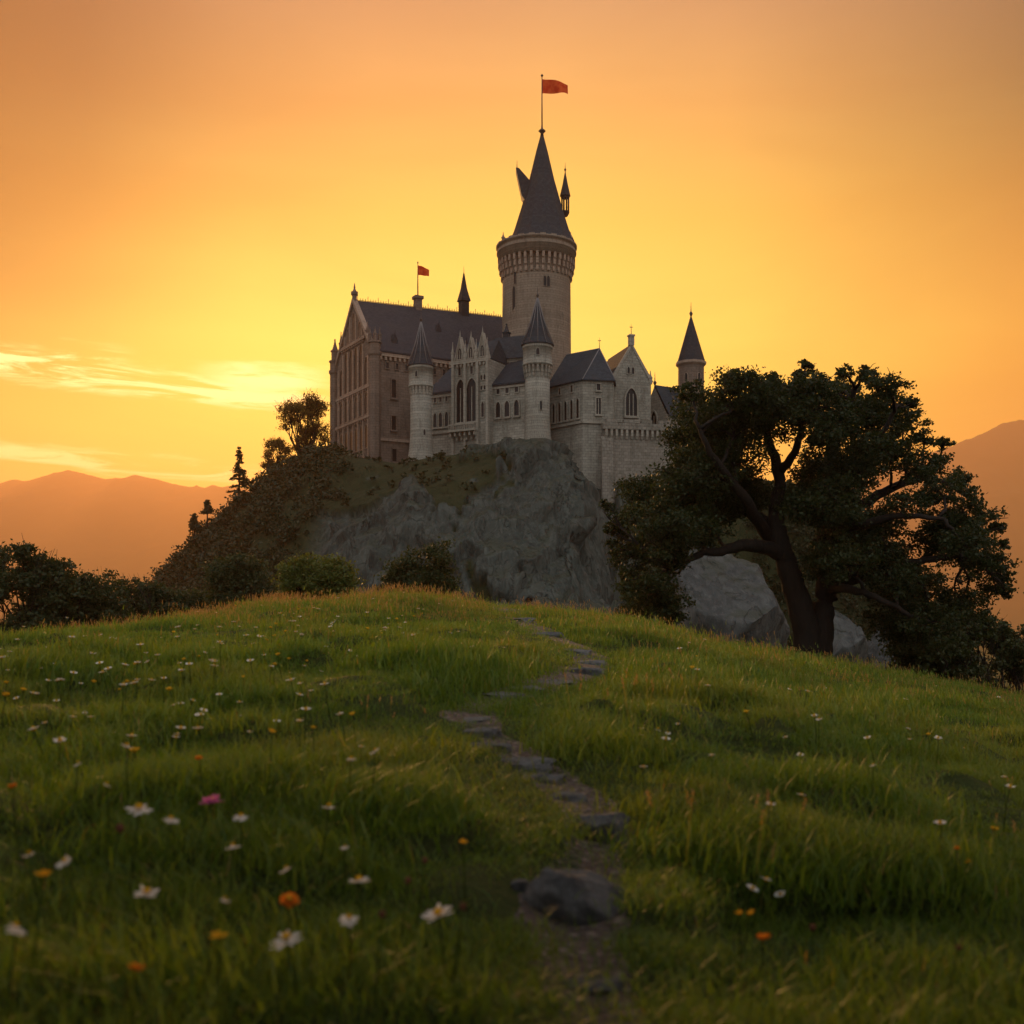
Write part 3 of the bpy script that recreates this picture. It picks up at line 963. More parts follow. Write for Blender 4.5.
M_FLAG = flag_mat('red_orange_cloth', (0.62, 0.085, 0.03), (0.70, 0.16, 0.05))


def flagpole(px, d, y_foot, y_top, L, H, rad, label):
    t = thing('flagpole', label, 'flag', (xpx(px, d), d, zpx(y_foot, d)))
    h = (y_foot - y_top) / F * d
    mb = MB(); mb.tube([(0, 0, -0.3), (0, 0, h * 0.5), (0, 0, h)], [rad * 1.3, rad, rad * 0.7], 8)
    mb.lathe([(rad * 0.7, h), (rad * 2.2, h + rad * 2), (rad * 2.2, h + rad * 3), (rad * 0.3, h + rad * 5)], 8)
    mb.build('pole', M_METAL, t)
    flag_cloth(t, L, H, h - H * 0.62, M_FLAG)
    return t


flagpole(544.8, KD, 128, 77, 26 * k, 14.5 * k, 0.09, 'iron flagpole with an orange red pennant flying from the tip of the tallest tower')
keep.location.x += (544.8 - 536.5) * 0  # axis of the shaft
roof_shift = (543.5 - 536.5) * k
for o in list(keep.children):
    if o.name.startswith(('roof', 'lantern', 'finial')): o.location.x += 5.5 * k if not o.name.startswith(('lantern', 'finial')) else 0.5 * k
bpy.data.objects['flagpole'].location.x = xpx(536.5, KD) + 5.5 * k

# ---------------------------------------------------------------- great hall
HD = 156.0; TH = R(30)
hall = thing('great_hall', 'large brown stone great hall with steep slate roof and tall traceried gable end', 'hall', (xpx(374, HD), HD, 0), TH)
L, Wd, ZB, ZE, ZA = 25.5, 15.2, 17.0, zpx(350, HD), 47.0
mb = MB(); mb.poly_prism([(0, 0), (L, 0), (L, Wd), (0, Wd)], ZB, ZE, cap=False)
mb.add([(0, 0, ZE), (0, Wd, ZE), (0, Wd / 2, ZA + .35)], [[0, 2, 1]])
mb.add([(L, 0, ZE), (L, Wd, ZE), (L, Wd / 2, ZA + 1.0)], [[0, 1, 2]])
mb.build('wall', M_BROWN, hall)
mb = MB()
vs = []
for (x, za) in ((0.35, ZA), (L + 0.2, ZA + 1.0)):
    vs += [(x, -0.5, ZE - 0.25), (x, Wd + 0.5, ZE - 0.25), (x, Wd / 2, za), (x, -0.5, ZE + 0.0), (x, Wd + 0.5, ZE + 0.0), (x, Wd / 2, za + 0.28)]
mb.add(vs, [[3, 9, 11, 5], [5, 11, 10, 4], [0, 2, 8, 6], [2, 1, 7, 8], [0, 6, 9, 3], [1, 4, 10, 7], [0, 3, 5, 2], [2, 5, 4, 1], [6, 8, 11, 9], [8, 7, 10, 11]])
hroof = mb.build('roof', M_SLATEB, hall)
mb = MB()                                      # iron cresting along the ridge
mb.tube([(0.5, Wd / 2, ZA + 0.36), (L - 0.5, Wd / 2, ZA + 1.33)], 0.045, 5)
for i in range(60):
    x = 0.6 + i * (L - 1.2) / 59
    z = ZA + 0.28 + x / L
    mb.box(x - 0.03, x + 0.03, Wd / 2 - 0.03, Wd / 2 + 0.03, z - 0.05, z + (0.75 if i % 4 == 0 else 0.38))
mb.build('ridge_cresting', M_METAL, hroof)
mb = MB()                                      # eaves cornice and brackets on the long side
mb.box(-0.25, L, -0.42, -0.003, ZE - 0.75, ZE - 0.3)
for i in range(34):
    mb.box(0.8 + i * 0.73, 1.12 + i * 0.73, -0.34, -0.003, ZE - 1.25, ZE - 0.753)
mb.build('cornice', M_TRIMB, hall)
mb = MB(); mb.box(0.9, L, -0.25, -0.003, zpx(440, HD), zpx(440, HD) + 0.4); mb.build('string_course', M_TRIMB, hall)
# gable coping, courses and tracery ribs
GO, GU, GN = (0, Wd, 0), (0, -1, 0), (-1, 0, 0)
mb = MB()
for s_ in (0, 1):
    y0, y1 = (0, Wd / 2) if s_ == 0 else (Wd, Wd / 2)
    d = 1 if s_ == 0 else -1
    mb.add([(-0.3, y0 - 0.3 * d, ZE), (-0.3, y1, ZA + 0.55), (0.45, y1, ZA + 0.55), (0.45, y0 - 0.3 * d, ZE),
            (-0.3, y0 + 0.25 * d, ZE - 0.1), (-0.3, y1, ZA - 0.15), (0.34, y1, ZA - 0.15), (0.34, y0 + 0.25 * d, ZE - 0.1)],
           [[0, 1, 2, 3], [0, 4, 5, 1], [3, 2, 6, 7], [4, 7, 6, 5], [0, 3, 7, 4]])
mb.build('gable_coping', M_TRIMB, hall)
for z, u0, u1, nm in ((40.6, 3.0, Wd - 3.0, 'string_course'), (33.3, 1.0, Wd - 1.0, 'string_course'), (29.0, 0.8, Wd - 0.8, 'string_course')):
    mb = MB(); mb.obox(GO, GU, GN, u0, u1, -0.02, 0.34, z, z + 0.42)
    for i in range(int((u1 - u0) / 0.8)):
        mb.obox(GO, GU, GN, u0 + 0.2 + i * 0.8, u0 + 0.5 + i * 0.8, -0.02, 0.26, z - 0.3, z - 0.003)
    mb.build(nm, M_TRIMB, hall)
mb = MB()
for i in range(7):
    u_ = 1.75 + i * (Wd - 3.5) / 6
    top = ZE + 1.6 if 0 < i < 6 else ZE - 0.3
    mb.obox(GO, GU, GN, u_ - 0.2, u_ + 0.2, -0.02, 0.24, 22, min(top, 40.5))
for i in range(4):
    u_ = Wd / 2 + (i - 1.5) * 2.3
    mb.obox(GO, GU, GN, u_ - 0.15, u_ + 0.15, -0.02, 0.2, 41.05, 46.2 - abs(i - 1.5) * 2.45)
mb.build('gable_rib', M_TRIMB, hall)
sp = (Wd - 3.5) / 6
for i in range(6):
    uc = 1.75 + (i + 0.5) * sp
    window(hall, GO, GU, GN, uc, 33.95, 1.45, 6.2 if 0 < i < 5 else 4.0, True, 1, 0.1, 0.1, M_TRIMB, sill=False)
    window(hall, GO, GU, GN, uc, 29.7, 1.4, 3.2, True, 1, 0.1, 0.1, M_TRIMB, sill=False)
    window(hall, GO, GU, GN, uc, 24.8, 1.0, 3.4, True, 0, 0.1, 0.1, M_TRIMB, sill=False)
for i in range(3):
    window(hall, GO, GU, GN, Wd / 2 + (i - 1) * 2.3, 41.4, 0.95, 4.0 if i == 1 else 2.2, True, 1, 0.1, 0.1, M_TRIMB, sill=False)
# long side windows
SO, SU, SN = (0, 0, 0), (1, 0, 0), (0, -1, 0)
for i in range(8):
    window(hall, SO, SU, SN, 2.0 + i * 1.5, 35.9, 0.42, 0.85, False, 0, 0.12, 0.16, M_BROWN, sill=False)
for i, (xx, z, w_, h_) in enumerate(((3.0, 31.8, .7, 2.6), (6.2, 31.8, .7, 2.6), (3.0, 27.2, .7, 2.0), (6.2, 27.2, .7, 2.0), (3.1, 22.7, .7, 1.8), (9.6, 31.8, .7, 2.6), (12.6, 32.4, .7, 2.0), (16.0, 32.4, .7, 2.0))):
    window(hall, SO, SU, SN, xx, z, w_, h_, False, 0, 0.15, 0.2, M_BROWN)


def oct_turret(parent, x, y, r, z0, z1, mat, crown=True, name='corner_turret'):
    mb = MB()
    mb.lathe([(r * 1.12, z0), (r * 1.05, z0 + 4), (r, z0 + 4.3), (r, z1 - 1.9), (r * 1.22, z1 - 1.6), (r * 1.22, z1 - 1.2), (r, z1 - 1.18), (r, z1), (r * 1.2, z1 + 0.02), (r * 1.2, z1 + 0.3), (r * 0.5, z1 + 0.32)], 8, (x, y), False, math.pi / 8)
    t = mb.build(name, mat, parent)
    if crown:
        for q in range(6):
            a = q * math.pi / 3 + 0.2
            pinnacle(t, x + r * 0.95 * math.cos(a), y + r * 0.95 * math.sin(a), z1 + 0.3, 1.9, 0.17, mat)
    return t


oct_turret(hall, 0.15, 0.1, 0.85, ZB, ZE + 1.0, M_BROWN)
oct_turret(hall, -0.1, Wd - 0.1, 0.75, ZB, ZE + 1.2, M_BROWN, crown=False)
pinnacle(hall, -0.1, Wd - 0.1, ZE + 1.5, 3.4, 0.42, M_BROWN)
pinnacle(hall, 0.0, Wd - 2.4, ZE + 2.2, 3.3, 0.24, M_BROWN)
pinnacle(hall, -0.05, 2.3, ZE + 2.2, 2.4, 0.22, M_BROWN)
mb = MB()                                      # apex pinnacle
mb.lathe([(0.42, ZA - 0.3), (0.36, ZA + 0.9), (0.55, ZA + 1.1), (0.55, ZA + 1.5), (0.3, ZA + 1.6), (0.12, ZA + 2.0), (0.16, ZA + 2.15), (0.04, ZA + 2.8)], 8, (0.1, Wd / 2), False)
mb.build('gable_finial', M_BROWN, hall)
# lucarnes on the roof slope facing the viewer
sl = (ZA - ZE) / (Wd / 2 + 0.5)
for xx, t in ((8.0, 0.2), (3.6, 0.16), (15.5, 0.22), (20.5, 0.3), (12.0, 0.5)):
    yy = -0.5 + t * (Wd / 2 + 0.5); z = ZE + t * (ZA - ZE) + xx / L * t
    mb = MB(); hw, hh, dp = 0.42, 0.7, 1.7
    mb.add([(xx - hw, yy, z - 0.1), (xx + hw, yy, z - 0.1), (xx + hw, yy, z + hh), (xx, yy, z + hh + 0.95), (xx - hw, yy, z + hh),
            (xx - hw, yy + dp, z - 0.1), (xx + hw, yy + dp, z - 0.1), (xx + hw, yy + dp, z + hh), (xx, yy + dp, z + hh + 0.95), (xx - hw, yy + dp, z + hh)],
           [[0, 1, 2, 3, 4], [1, 6, 7, 2], [2, 7, 8, 3], [3, 8, 9, 4], [4, 9, 5, 0]])
    mb.tube([(xx, yy, z + hh + 0.9), (xx, yy, z + hh + 1.7)], [0.05, 0.02], 5)
    mb.build('dormer', M_SLATEB, hroof)
# ridge chimney carrying the small flag, ridge fleche and the end spirelet
mb = MB(); xx = 10.4; z = ZA + xx / L
mb.box(xx - 0.5, xx + 0.5, Wd / 2 - 0.5, Wd / 2 + 0.5, z - 1.0, z + 1.5)
mb.box(xx - 0.68, xx + 0.68, Wd / 2 - 0.68, Wd / 2 + 0.68, z + 1.503, z + 1.95)
mb.build('chimney', M_BROWN, hall)
cw = Matrix.Rotation(TH, 4, 'Z') @ Vector((xx, Wd / 2, z + 1.95)) + hall.location
mb = MB(); xx = 18.3; z = ZA + xx / L
mb.box(xx - 0.62, xx + 0.62, Wd / 2 - 0.62, Wd / 2 + 0.62, z - 1.0, z + 2.0)
mb.lathe([(1.15, z + 2.003), (0.55, z + 3.9), (0.1, z + 6.4)], 4, (xx, Wd / 2), False, math.pi / 4)
mb.build('fleche', M_SLATEB, hroof)
finial(hroof, xx, Wd / 2, z + 6.3, 1.3, 0.05, ball=False)
t = thing('flagpole', 'short flagpole with a small red flag on the chimney of the great hall roof', 'flag', cw)
mb = MB(); mb.tube([(0, 0, -0.2), (0, 0, 2.6), (0, 0, 5.0)], [0.11, 0.08, 0.05], 7); mb.lathe([(0.05, 5.0), (0.12, 5.1), (0.03, 5.35)], 7)
mb.build('pole', M_METAL, t)
flag_cloth(t, 1.7, 1.5, 4.0, M_FLAG, 0.35)


# ---------------------------------------------------------------- round turrets
def round_turret(px, d, label, ru, rl, rb, y_base, y_corb0, y_corb1, y_eave, y_tip, wins, mat=M_STONE):
    kk = d / F
    t = thing('round_turret', label, 'turret', (xpx(px, d), d, 0), 0, 'round turrets on the castle front')
    mb = MB()
    zc0, zc1, ze, zb = [zpx(v, d - ru) for v in (y_corb0, y_corb1, y_eave, y_base)]
    mb.lathe([(rb * 1.15, zb - 5), (rb * kk / kk, zb), (rl + (rb - rl) * 0.35, zb + 1.8), (rl, zb + 4.0), (rl, zc1)], 40)
    mb.build('turret_wall', mat, t)
    mb = MB(); corbel_ring(mb, rl, ru, zc0, zc1 - 0.05, 20, 0.26)
    mb.build('corbel_ring', M_TRIM, t)
    mb = MB()
    mb.lathe([(rl, zc1 - 0.04), (ru * 1.03, zc1 - 0.04), (ru * 1.03, zc1 + 0.25), (ru, zc1 + 0.27), (ru, ze - 0.45), (ru * 1.04, ze - 0.43), (ru * 1.04, ze - 0.02)], 40)
    mb.build('drum', mat, t)
    mb = MB(); zt = zpx(y_tip, d); re = ru * 1.13
    mb.lathe([(re, ze), (re, ze + 0.12), (re * 0.80, ze + (zt - ze) * 0.14), (re * 0.42, ze + (zt - ze) * 0.52), (0.08, zt)], 12, sm=False)
    r = mb.build('roof', M_SLATE, t)
    mb = MB()                                  # lead hips
    for q in range(12):
        a = 2 * math.pi * q / 12
        mb.tube([(re * 1.01 * math.cos(a), re * 1.01 * math.sin(a), ze + 0.12), (re * 0.43 * math.cos(a), re * 0.43 * math.sin(a), ze + (zt - ze) * 0.52), (0.09 * math.cos(a), 0.09 * math.sin(a), zt)], 0.045, 5)
    mb.build('roof_hip', M_LEAD, r)
    finial(t, 0, 0, zt, 1.5, 0.07)
    for (ang, py, w_, h_) in wins:
        rr = ru if zpx(py, d) > zc1 else rl
        round_window(t, rr, ang, zpx(py, d), w_, h_, True, mat)
    return t


round_turret(421, 147, 'left round stone turret standing in front of the great hall, with a small slate cone', 1.62, 1.42, 1.85, 461, 393, 385, 364, 322, [(-0.3, 379, 0.3, 0.8), (0.4, 440, 0.28, 1.2)])
round_turret(537.5, 145, 'thicker right round stone turret before the tallest tower, with a taller slate cone', 1.93, 1.62, 1.98, 447, 375, 363, 342.5, 298, [(0.0, 358, 0.42, 0.9), (0.25, 412, 0.28, 1.2)])


# ---------------------------------------------------------------- front ranges
def facade(pa, da, pb, db):
    a = Vector((xpx(pa, da), da)); b = Vector((xpx(pb, db), db))
    return a, math.atan2(b.y - a.y, b.x - a.x), (b - a).length


def u_at(px, a, th):
    """distance along a facade that shows at picture column px"""
    c, s = math.cos(th), math.sin(th); t = (px - 512) / F
    return (t * a.y - a.x) / (c - t * s)


def lean_roof(mb, w, y0, y1, z0, z1, t=0.25, ov=0.35):
    mb.add([(-ov * 0.3, y0 - ov, z0), (w + ov * 0.3, y0 - ov, z0), (w + ov * 0.3, y1, z1), (-ov * 0.3, y1, z1),
            (-ov * 0.3, y0 - ov, z0 + t), (w + ov * 0.3, y0 - ov, z0 + t), (w + ov * 0.3, y1, z1 + t), (-ov * 0.3, y1, z1 + t)],
           [[4, 5, 6, 7], [0, 3, 2, 1], [0, 1, 5, 4], [1, 2, 6, 5], [2, 3, 7, 6], [3, 0, 4, 7]])


def hip_roof(mb, w, d, z0, z1, inx, iny, ov=0.35):
    mb.add([(-ov, -ov, z0), (w + ov, -ov, z0), (w + ov, d + ov, z0), (-ov, d + ov, z0),
            (inx, iny, z1), (w - inx, iny, z1), (w - inx, d - iny, z1), (inx, d - iny, z1)],
           [[0, 1, 5, 4], [1, 2, 6, 5], [2, 3, 7, 6], [3, 0, 4, 7], [4, 5, 6, 7], [3, 2, 1, 0]])


def gable_roof_y(mb, w, d, z0, z1, ov=0.3, front=-0.2):
    """ridge runs back along y"""
    mb.add([(-ov, front, z0 - 0.2), (w + ov, front, z0 - 0.2), (w / 2, front, z1 + 0.3), (-ov, d, z0 - 0.2), (w + ov, d, z0 - 0.2), (w / 2, d, z1 + 0.3),
            (-ov * .2, front, z0 - 0.25), (w + ov * .2, front, z0 - 0.25), (w / 2, front, z1 + 0.02), (-ov * .2, d, z0 - 0.25), (w + ov * .2, d, z0 - 0.25), (w / 2, d, z1 + 0.02)],
           [[0, 3, 5, 2], [2, 5, 4, 1], [6, 8, 11, 9], [8, 7, 10, 11], [0, 2, 8, 6], [2, 1, 7, 8], [3, 9, 11, 5], [5, 11, 10, 4], [0, 6, 9, 3], [1, 4, 10, 7]])


def gable_wall(mb, w, d, z0, ze, za):
    mb.poly_prism([(0, 0), (w, 0), (w, d), (0, d)], z0, ze, cap=False)
    mb.add([(0, 0, ze), (w, 0, ze), (w / 2, 0, za)], [[0, 1, 2]])
    mb.add([(0, d, ze), (w, d, ze), (w / 2, d, za)], [[0, 2, 1]])


FO, FU, FN = (0, 0, 0), (1, 0, 0), (0, -1, 0)
# E: low range beside the left turret
a, th, w = facade(427, 153.2, 456, 150.8)
e = thing('castle_range', 'low stone range with slate lean-to roof just right of the left round turret', 'building', (a.x, a.y, 0), th)
ze = zpx(394, 152)
mb = MB(); mb.poly_prism([(0, 0), (w, 0), (w, 7), (0, 7)], 16, ze, cap=True); mb.build('wall', M_STONE, e)
mb = MB(); lean_roof(mb, w, 0, 6.5, ze + .003, zpx(364, 156)); mb.build('roof', M_SLATE, e)
mb = MB(); mb.box(0, w, -0.18, -0.003, ze - 0.45, ze - 0.1); mb.build('cornice', M_TRIM, e)
mb = MB(); mb.box(0, w, -0.25, -0.003, zpx(434, 152), zpx(434, 152) + 0.3)
mb.build('string_course', M_TRIM, e)
for px in (434.5, 440, 446):
    uu = u_at(px + 1, a, th)
    window(e, FO, FU, FN, uu, zpx(402, 152), 0.42, 0.75, False, 0, 0.1, 0.14, M_TRIM, sill=False)
    window(e, FO, FU, FN, uu, zpx(427, 152), 0.55, 2.0, True, 0, 0.13, 0.16, M_TRIM)

# F: ornate chapel front with twin windows, gablets and a balcony
a, th, w = facade(452, 149.6, 489, 146.8)
f = thing('castle_chapel', 'ornate stone chapel front with pointed gablets, twin tall pointed windows and a balcony', 'chapel', (a.x, a.y, 0), th)
zc = zpx(361, 148.3)
mb = MB(); mb.poly_prism([(0, 0), (w, 0), (w, 6), (0, 6)], 16, zc, cap=True); mb.build('wall', M_STONE, f)
mb = MB(); mb.box(-0.15, w + 0.15, -0.4, -0.003, zc - 0.35, zc + 0.1)
for i in range(9): mb.box(0.25 + i * 0.6, 0.5 + i * 0.6, -0.32, -0.003, zc - 0.8, zc - 0.353)
mb.build('cornice', M_TRIM, f)
for (p0, p1, ptop) in ((455, 466, 336), (466, 477, 338), (477, 489, 335)):
    u0, u1 = u_at(p0, a, th), u_at(p1, a, th); um = (u0 + u1) / 2; zt = zpx(ptop, 148.2)
    mb = MB()
    mb.add([(u0, -0.15, zc + .102), (u1, -0.15, zc + .102), (um, -0.15, zt), (u0, 0.5, zc + .102), (u1, 0.5, zc + .102), (um, 0.5, zt)],
           [[0, 1, 2], [3, 5, 4], [1, 4, 5, 2], [0, 2, 5, 3]])
    mb.add([(um - 0.1, -0.2, zt - 0.25), (um + 0.1, -0.2, zt - 0.25), (um + 0.1, 0.0, zt - 0.25), (um - 0.1, 0.0, zt - 0.25), (um, -0.1, zt + 1.0)],
           [[0, 1, 4], [1, 2, 4], [2, 3, 4], [3, 0, 4]])
    for s_ in (-1, 1):
        e0 = u0 if s_ < 0 else u1
        mb.add([(e0, -0.32, zc + 0.1), (um, -0.32, zt + 0.12), (um, -0.32, zt - 0.22), (e0 - s_ * 0.2, -0.32, zc + 0.1), (e0, 0.55, zc + 0.1), (um, 0.55, zt + 0.12)],
               [[0, 1, 2, 3], [0, 4, 5, 1]])
    g = mb.build('gablet', M_TRIM, f)
    window(g, (0, -0.15, 0), FU, FN, um, zc + 0.35, 0.55, 1.5, True, 1, 0.1, 0.1, M_TRIM, sill=False, name='gablet_window')
for pxp in (453.5, 466, 477, 488):
    pinnacle(f, u_at(pxp, a, th), -0.2, zc + 0.1, 2.7, 0.15, M_TRIM)
mb = MB()
gr = MB()
for s_ in (0,):
    zr = zpx(340, 150)
    mb.add([(0, 0.52, zc + .11), (w, 0.52, zc + .11), (w, 6, zc + .11), (0, 6, zc + .11), (0.3, 3.2, zr), (w - 0.3, 3.2, zr)],
           [[0, 1, 5, 4], [1, 2, 5], [2, 3, 4, 5], [3, 0, 4]])
mb.build('roof', M_SLATE, f)
for (p0, p1) in ((457, 465), (467, 477.5)):
    uu = (u_at(p0, a, th) + u_at(p1, a, th)) / 2; ww = u_at(p1, a, th) - u_at(p0, a, th)
    window(f, FO, FU, FN, uu, zpx(422, 148.5), ww * 1.02, zpx(379, 148.5) - zpx(422, 148.5), True, 1, 0.14, 0.2, M_TRIM)
mb = MB()
for pxp in (454, 466, 478.5, 488.2):
    uu = u_at(pxp, a, th); mb.box(uu - 0.17, uu + 0.17, -0.45, -0.003, 17, zc - 0.36)
mb.build('buttress', M_TRIM, f)
for (pxp, py, w_, h_) in ((481.8, 381, .3, .7), (485, 381, .3, .7), (481.8, 391, .3, .6), (485, 391, .3, .6), (483, 418, .42, 2.0), (460, 374, .4, 1.3), (472, 374, .4, 1.3)):
    window(f, FO, FU, FN, u_at(pxp, a, th), zpx(py, 148), w_, h_, True, 0, 0.1, 0.14, M_TRIM, sill=False)
u0, u1 = u_at(453, a, th), u_at(479.5, a, th); zb0 = zpx(436, 148.5); zb1 = zpx(425, 148.5)
mb = MB(); mb.box(u0, u1, -1.35, -0.46, zb0 + 0.45, zb0 + 0.72)
mb.box(u0, u1, -1.35, -1.2, zb1 - 0.2, zb1)
for i in range(15):
    uu = u0 + 0.08 + i * (u1 - u0 - 0.16) / 14; mb.box(uu - 0.05, uu + 0.05, -1.33, -1.22, zb0 + 0.723, zb1 - 0.203)
for i in range(6):
    uu = u0 + 0.2 + i * (u1 - u0 - 0.4) / 5; mb.box(uu - 0.12, uu + 0.12, -1.1, -0.003, zb0 - 0.1, zb0 + 0.447); mb.box(uu - 0.12, uu + 0.12, -0.6, -0.003, zb0 - 0.6, zb0 - 0.103)
mb.build('balcony', M_TRIM, f)

# H: taller block with mansard behind the front range
a, th, w = facade(486, 152.4, 528, 150.2)
h_ = thing('castle_house', 'taller stone block with a flat topped slate roof behind the chapel front', 'building', (a.x, a.y, 0), th)
zh = zpx(358.5, 151)
mb = MB(); mb.poly_prism([(0, 0), (w, 0), (w, 6), (0, 6)], 18, zh, cap=True); mb.build('wall', M_STONE, h_)
mb = MB(); hip_roof(mb, w, 6, zh + .003, zpx(335.5, 152), 0.75, 1.4, 0.3); mb.build('roof', M_SLATE, h_)
for px in (494, 501, 508, 515):
    window(h_, FO, FU, FN, u_at(px, a, th), zpx(368, 151), 0.4, 0.8, False, 0, 0.1, 0.14, M_TRIM, sill=False)
pinnacle(h_, 1.9, 3, zpx(336, 152), 2.4, 0.4, M_SLATE, 'roof_spirelet')

# G: front range between chapel and right turret
a, th, w = facade(488, 148.2, 528, 145.3)
g_ = thing('castle_range', 'stone front range with two rows of small windows left of the thicker right turret', 'building', (a.x, a.y, 0), th)
zg = zpx(385, 146.8)
mb = MB(); mb.poly_prism([(0, 0), (w, 0), (w, 5), (0, 5)], 17, zg, cap=True)
mb.add([(-.0, -0.9, 17), (w, -0.9, 17), (w, -.003, zpx(425, 147)), (0, -.003, zpx(425, 147)), ], [[0, 1, 2, 3]])
mb.build('wall', M_STONE, g_)
mb = MB(); lean_roof(mb, w, 0, 4.2, zg + .003, zpx(361, 150)); mb.build('roof', M_SLATE, g_)
mb = MB(); mb.box(0, w, -0.2, -0.003, zg - 0.4, zg - 0.1); mb.build('string_course', M_TRIM, g_)
for px in (498.5, 507.5, 517):
    uu = u_at(px, a, th)
    window(g_, FO, FU, FN, uu, zpx(393.5, 147), 0.5, 0.85, False, 0, 0.12, 0.16, M_TRIM, sill=False)
    window(g_, FO, FU, FN, uu, zpx(417, 147), 0.72, 2.1, True, 0, 0.14, 0.18, M_TRIM)

# I: polygonal house right of the right turret
A = [P(548, 0, 150.5), P(582.5, 0, 145.5), P(613.5, 0, 146.2), P(616, 0, 157), P(552, 0, 159)]
i_ = thing('polygonal_house', 'stone house with a dark hipped roof and angled front right of the thicker turret', 'building', (A[1].x, A[1].y, 0))
pts = [(p.x - A[1].x, p.y - A[1].y) for p in A]
zi = zpx(381.5, 146)
mb = MB(); mb.poly_prism(pts, 15, zi, cap=True); mb.build('wall', M_STONE, i_)
r1 = P(566, 355, 153) - Vector((A[1].x, A[1].y, 0)); r2 = P(599.5, 348.5, 151) - Vector((A[1].x, A[1].y, 0))
cen = Vector((sum(p[0] for p in pts) / 5, sum(p[1] for p in pts) / 5))
ov = [((p[0] - cen.x) * 1.06 + cen.x, (p[1] - cen.y) * 1.06 + cen.y, zi + .003) for p in pts]
lo = [(p[0], p[1], zi + .15) for p in ov]
mb = MB(); mb.add(ov + lo + [tuple(r1), tuple(r2)], [[4, 3, 2, 1, 0]] + [[i, (i + 1) % 5, (i + 1) % 5 + 5, i + 5] for i in range(5)] + [[5, 6, 11, 10], [6, 7, 11], [7, 8, 11], [8, 9, 10, 11], [9, 5, 10]])
iroof = mb.build('roof', M_SLATE, i_)
finial(i_, r2.x, r2.y, r2.z, 1.5, 0.05, ball=False, cross=True)
mb = MB()
mb.tube([lo[1], tuple(r2)], 0.07, 5); mb.tube([lo[2], tuple(r2)], 0.07, 5); mb.tube([tuple(r1), tuple(r2)], 0.08, 5)
mb.build('roof_hip', M_LEAD, iroof)
Ul = Vector((pts[1][0] - pts[0][0], pts[1][1] - pts[0][1], 0)); wl = Ul.length; Ul.normalize(); Nl = Vector((Ul.y, -Ul.x, 0))
for q in range(5):
    uu = 1.2 + q * (wl - 2.0) / 4
    window(i_, (pts[0][0], pts[0][1], 0), Ul, Nl, uu, zpx(420, 147.5), 0.5, 2.6, True, 0, 0.12, 0.18, M_TRIM)
    if q in (1, 3): window(i_, (pts[0][0], pts[0][1], 0), Ul, Nl, uu, zpx(393, 147.5), 0.4, 0.9, False, 0, 0.1, 0.15, M_TRIM, sill=False)
Ur = Vector((pts[2][0] - pts[1][0], pts[2][1] - pts[1][1], 0)).normalized(); Nr = Vector((Ur.y, -Ur.x, 0))
window(i_, (0, 0, 0), Ur, Nr, 2.15, zpx(414.5, 146), 0.62, 2.15, False, 1, 0.14, 0.18, M_TRIM)
window(i_, (0, 0, 0), Ur, Nr, 2.15, zpx(390.5, 146), 0.5, 0.85, False, 0, 0.12, 0.16, M_TRIM)
mb = MB()
mb.obox((0, 0, 0), Ur, Nr, -0.1, 4.2, -0.02, 0.28, zpx(424, 146), zpx(424, 146) + 0.3)
mb.obox((pts[0][0], pts[0][1], 0), Ul, Nl, 0, wl + 0.1, -0.02, 0.28, zpx(424, 146), zpx(424, 146) + 0.3)
mb.build('string_course', M_TRIM, i_)

# J: gabled chapel
a, th, w = facade(612, 149.0, 651, 150.5)
j_ = thing('gabled_chapel', 'small stone chapel with a steep gable, cross on top and one pointed window', 'chapel', (a.x, a.y, 0), th)
zje, zja = zpx(380, 149.7), zpx(346, 149.7)
mb = MB(); gable_wall(mb, w, 9, 16, zje, zja); mb.build('wall', M_STONE, j_)
mb = MB(); gable_roof_y(mb, w, 9, zje, zja, 0.25, 0.25); mb.build('roof', M_SLATEB, j_)
mb = MB()
for s_ in (0, 1):
    x0 = 0 if s_ == 0 else w; d = 1 if s_ == 0 else -1
    mb.add([(x0 - 0.3 * d, -0.12, zje - 0.1), (w / 2, -0.12, zja + 0.42), (w / 2, 0.3, zja + 0.42), (x0 - 0.3 * d, 0.3, zje - 0.1), (x0 + 0.15 * d, -0.12, zje - 0.1), (w / 2, -0.12, zja - 0.1), (w/2, 0.24, zja - 0.1), (x0 + .15 * d, .24, zje - .1)],
           [[0, 1, 2, 3], [0, 4, 5, 1], [3, 2, 6, 7], [4, 7, 6, 5], [0, 3, 7, 4]])
mb.box(w / 2 - 0.33, w / 2 + 0.33, -0.2, 0.5, zja + 0.1, zja + 1.35)
mb.box(w / 2 - 0.42, w / 2 + 0.42, -0.29, 0.59, zja + 1.353, zja + 1.55)
mb.build('gable_coping', M_TRIM, j_)
finial(j_, w / 2, 0.15, zja + 1.55, 1.5, 0.06, ball=False, cross=True)
pinnacle(j_, w - 0.05, 0.1, zje - 0.4, 1.9, 0.2, M_TRIM)
window(j_, FO, FU, FN, w / 2 - 0.1, zpx(416, 149.7), 1.65, 3.75, True, 2, 0.2, 0.26, M_TRIM)
for s_ in (-0.32, 0.32): window(j_, FO, FU, FN, w / 2 - 0.15 + s_, zpx(374, 149.7), 0.36, 0.95, True, 0, 0.09, 0.14, M_TRIM, sill=False)
mb = MB(); mb.box(0, w, -0.3, -0.003, zpx(423, 149.7), zpx(423, 149.7) + 0.45); mb.build('string_course', M_TRIM, j_)

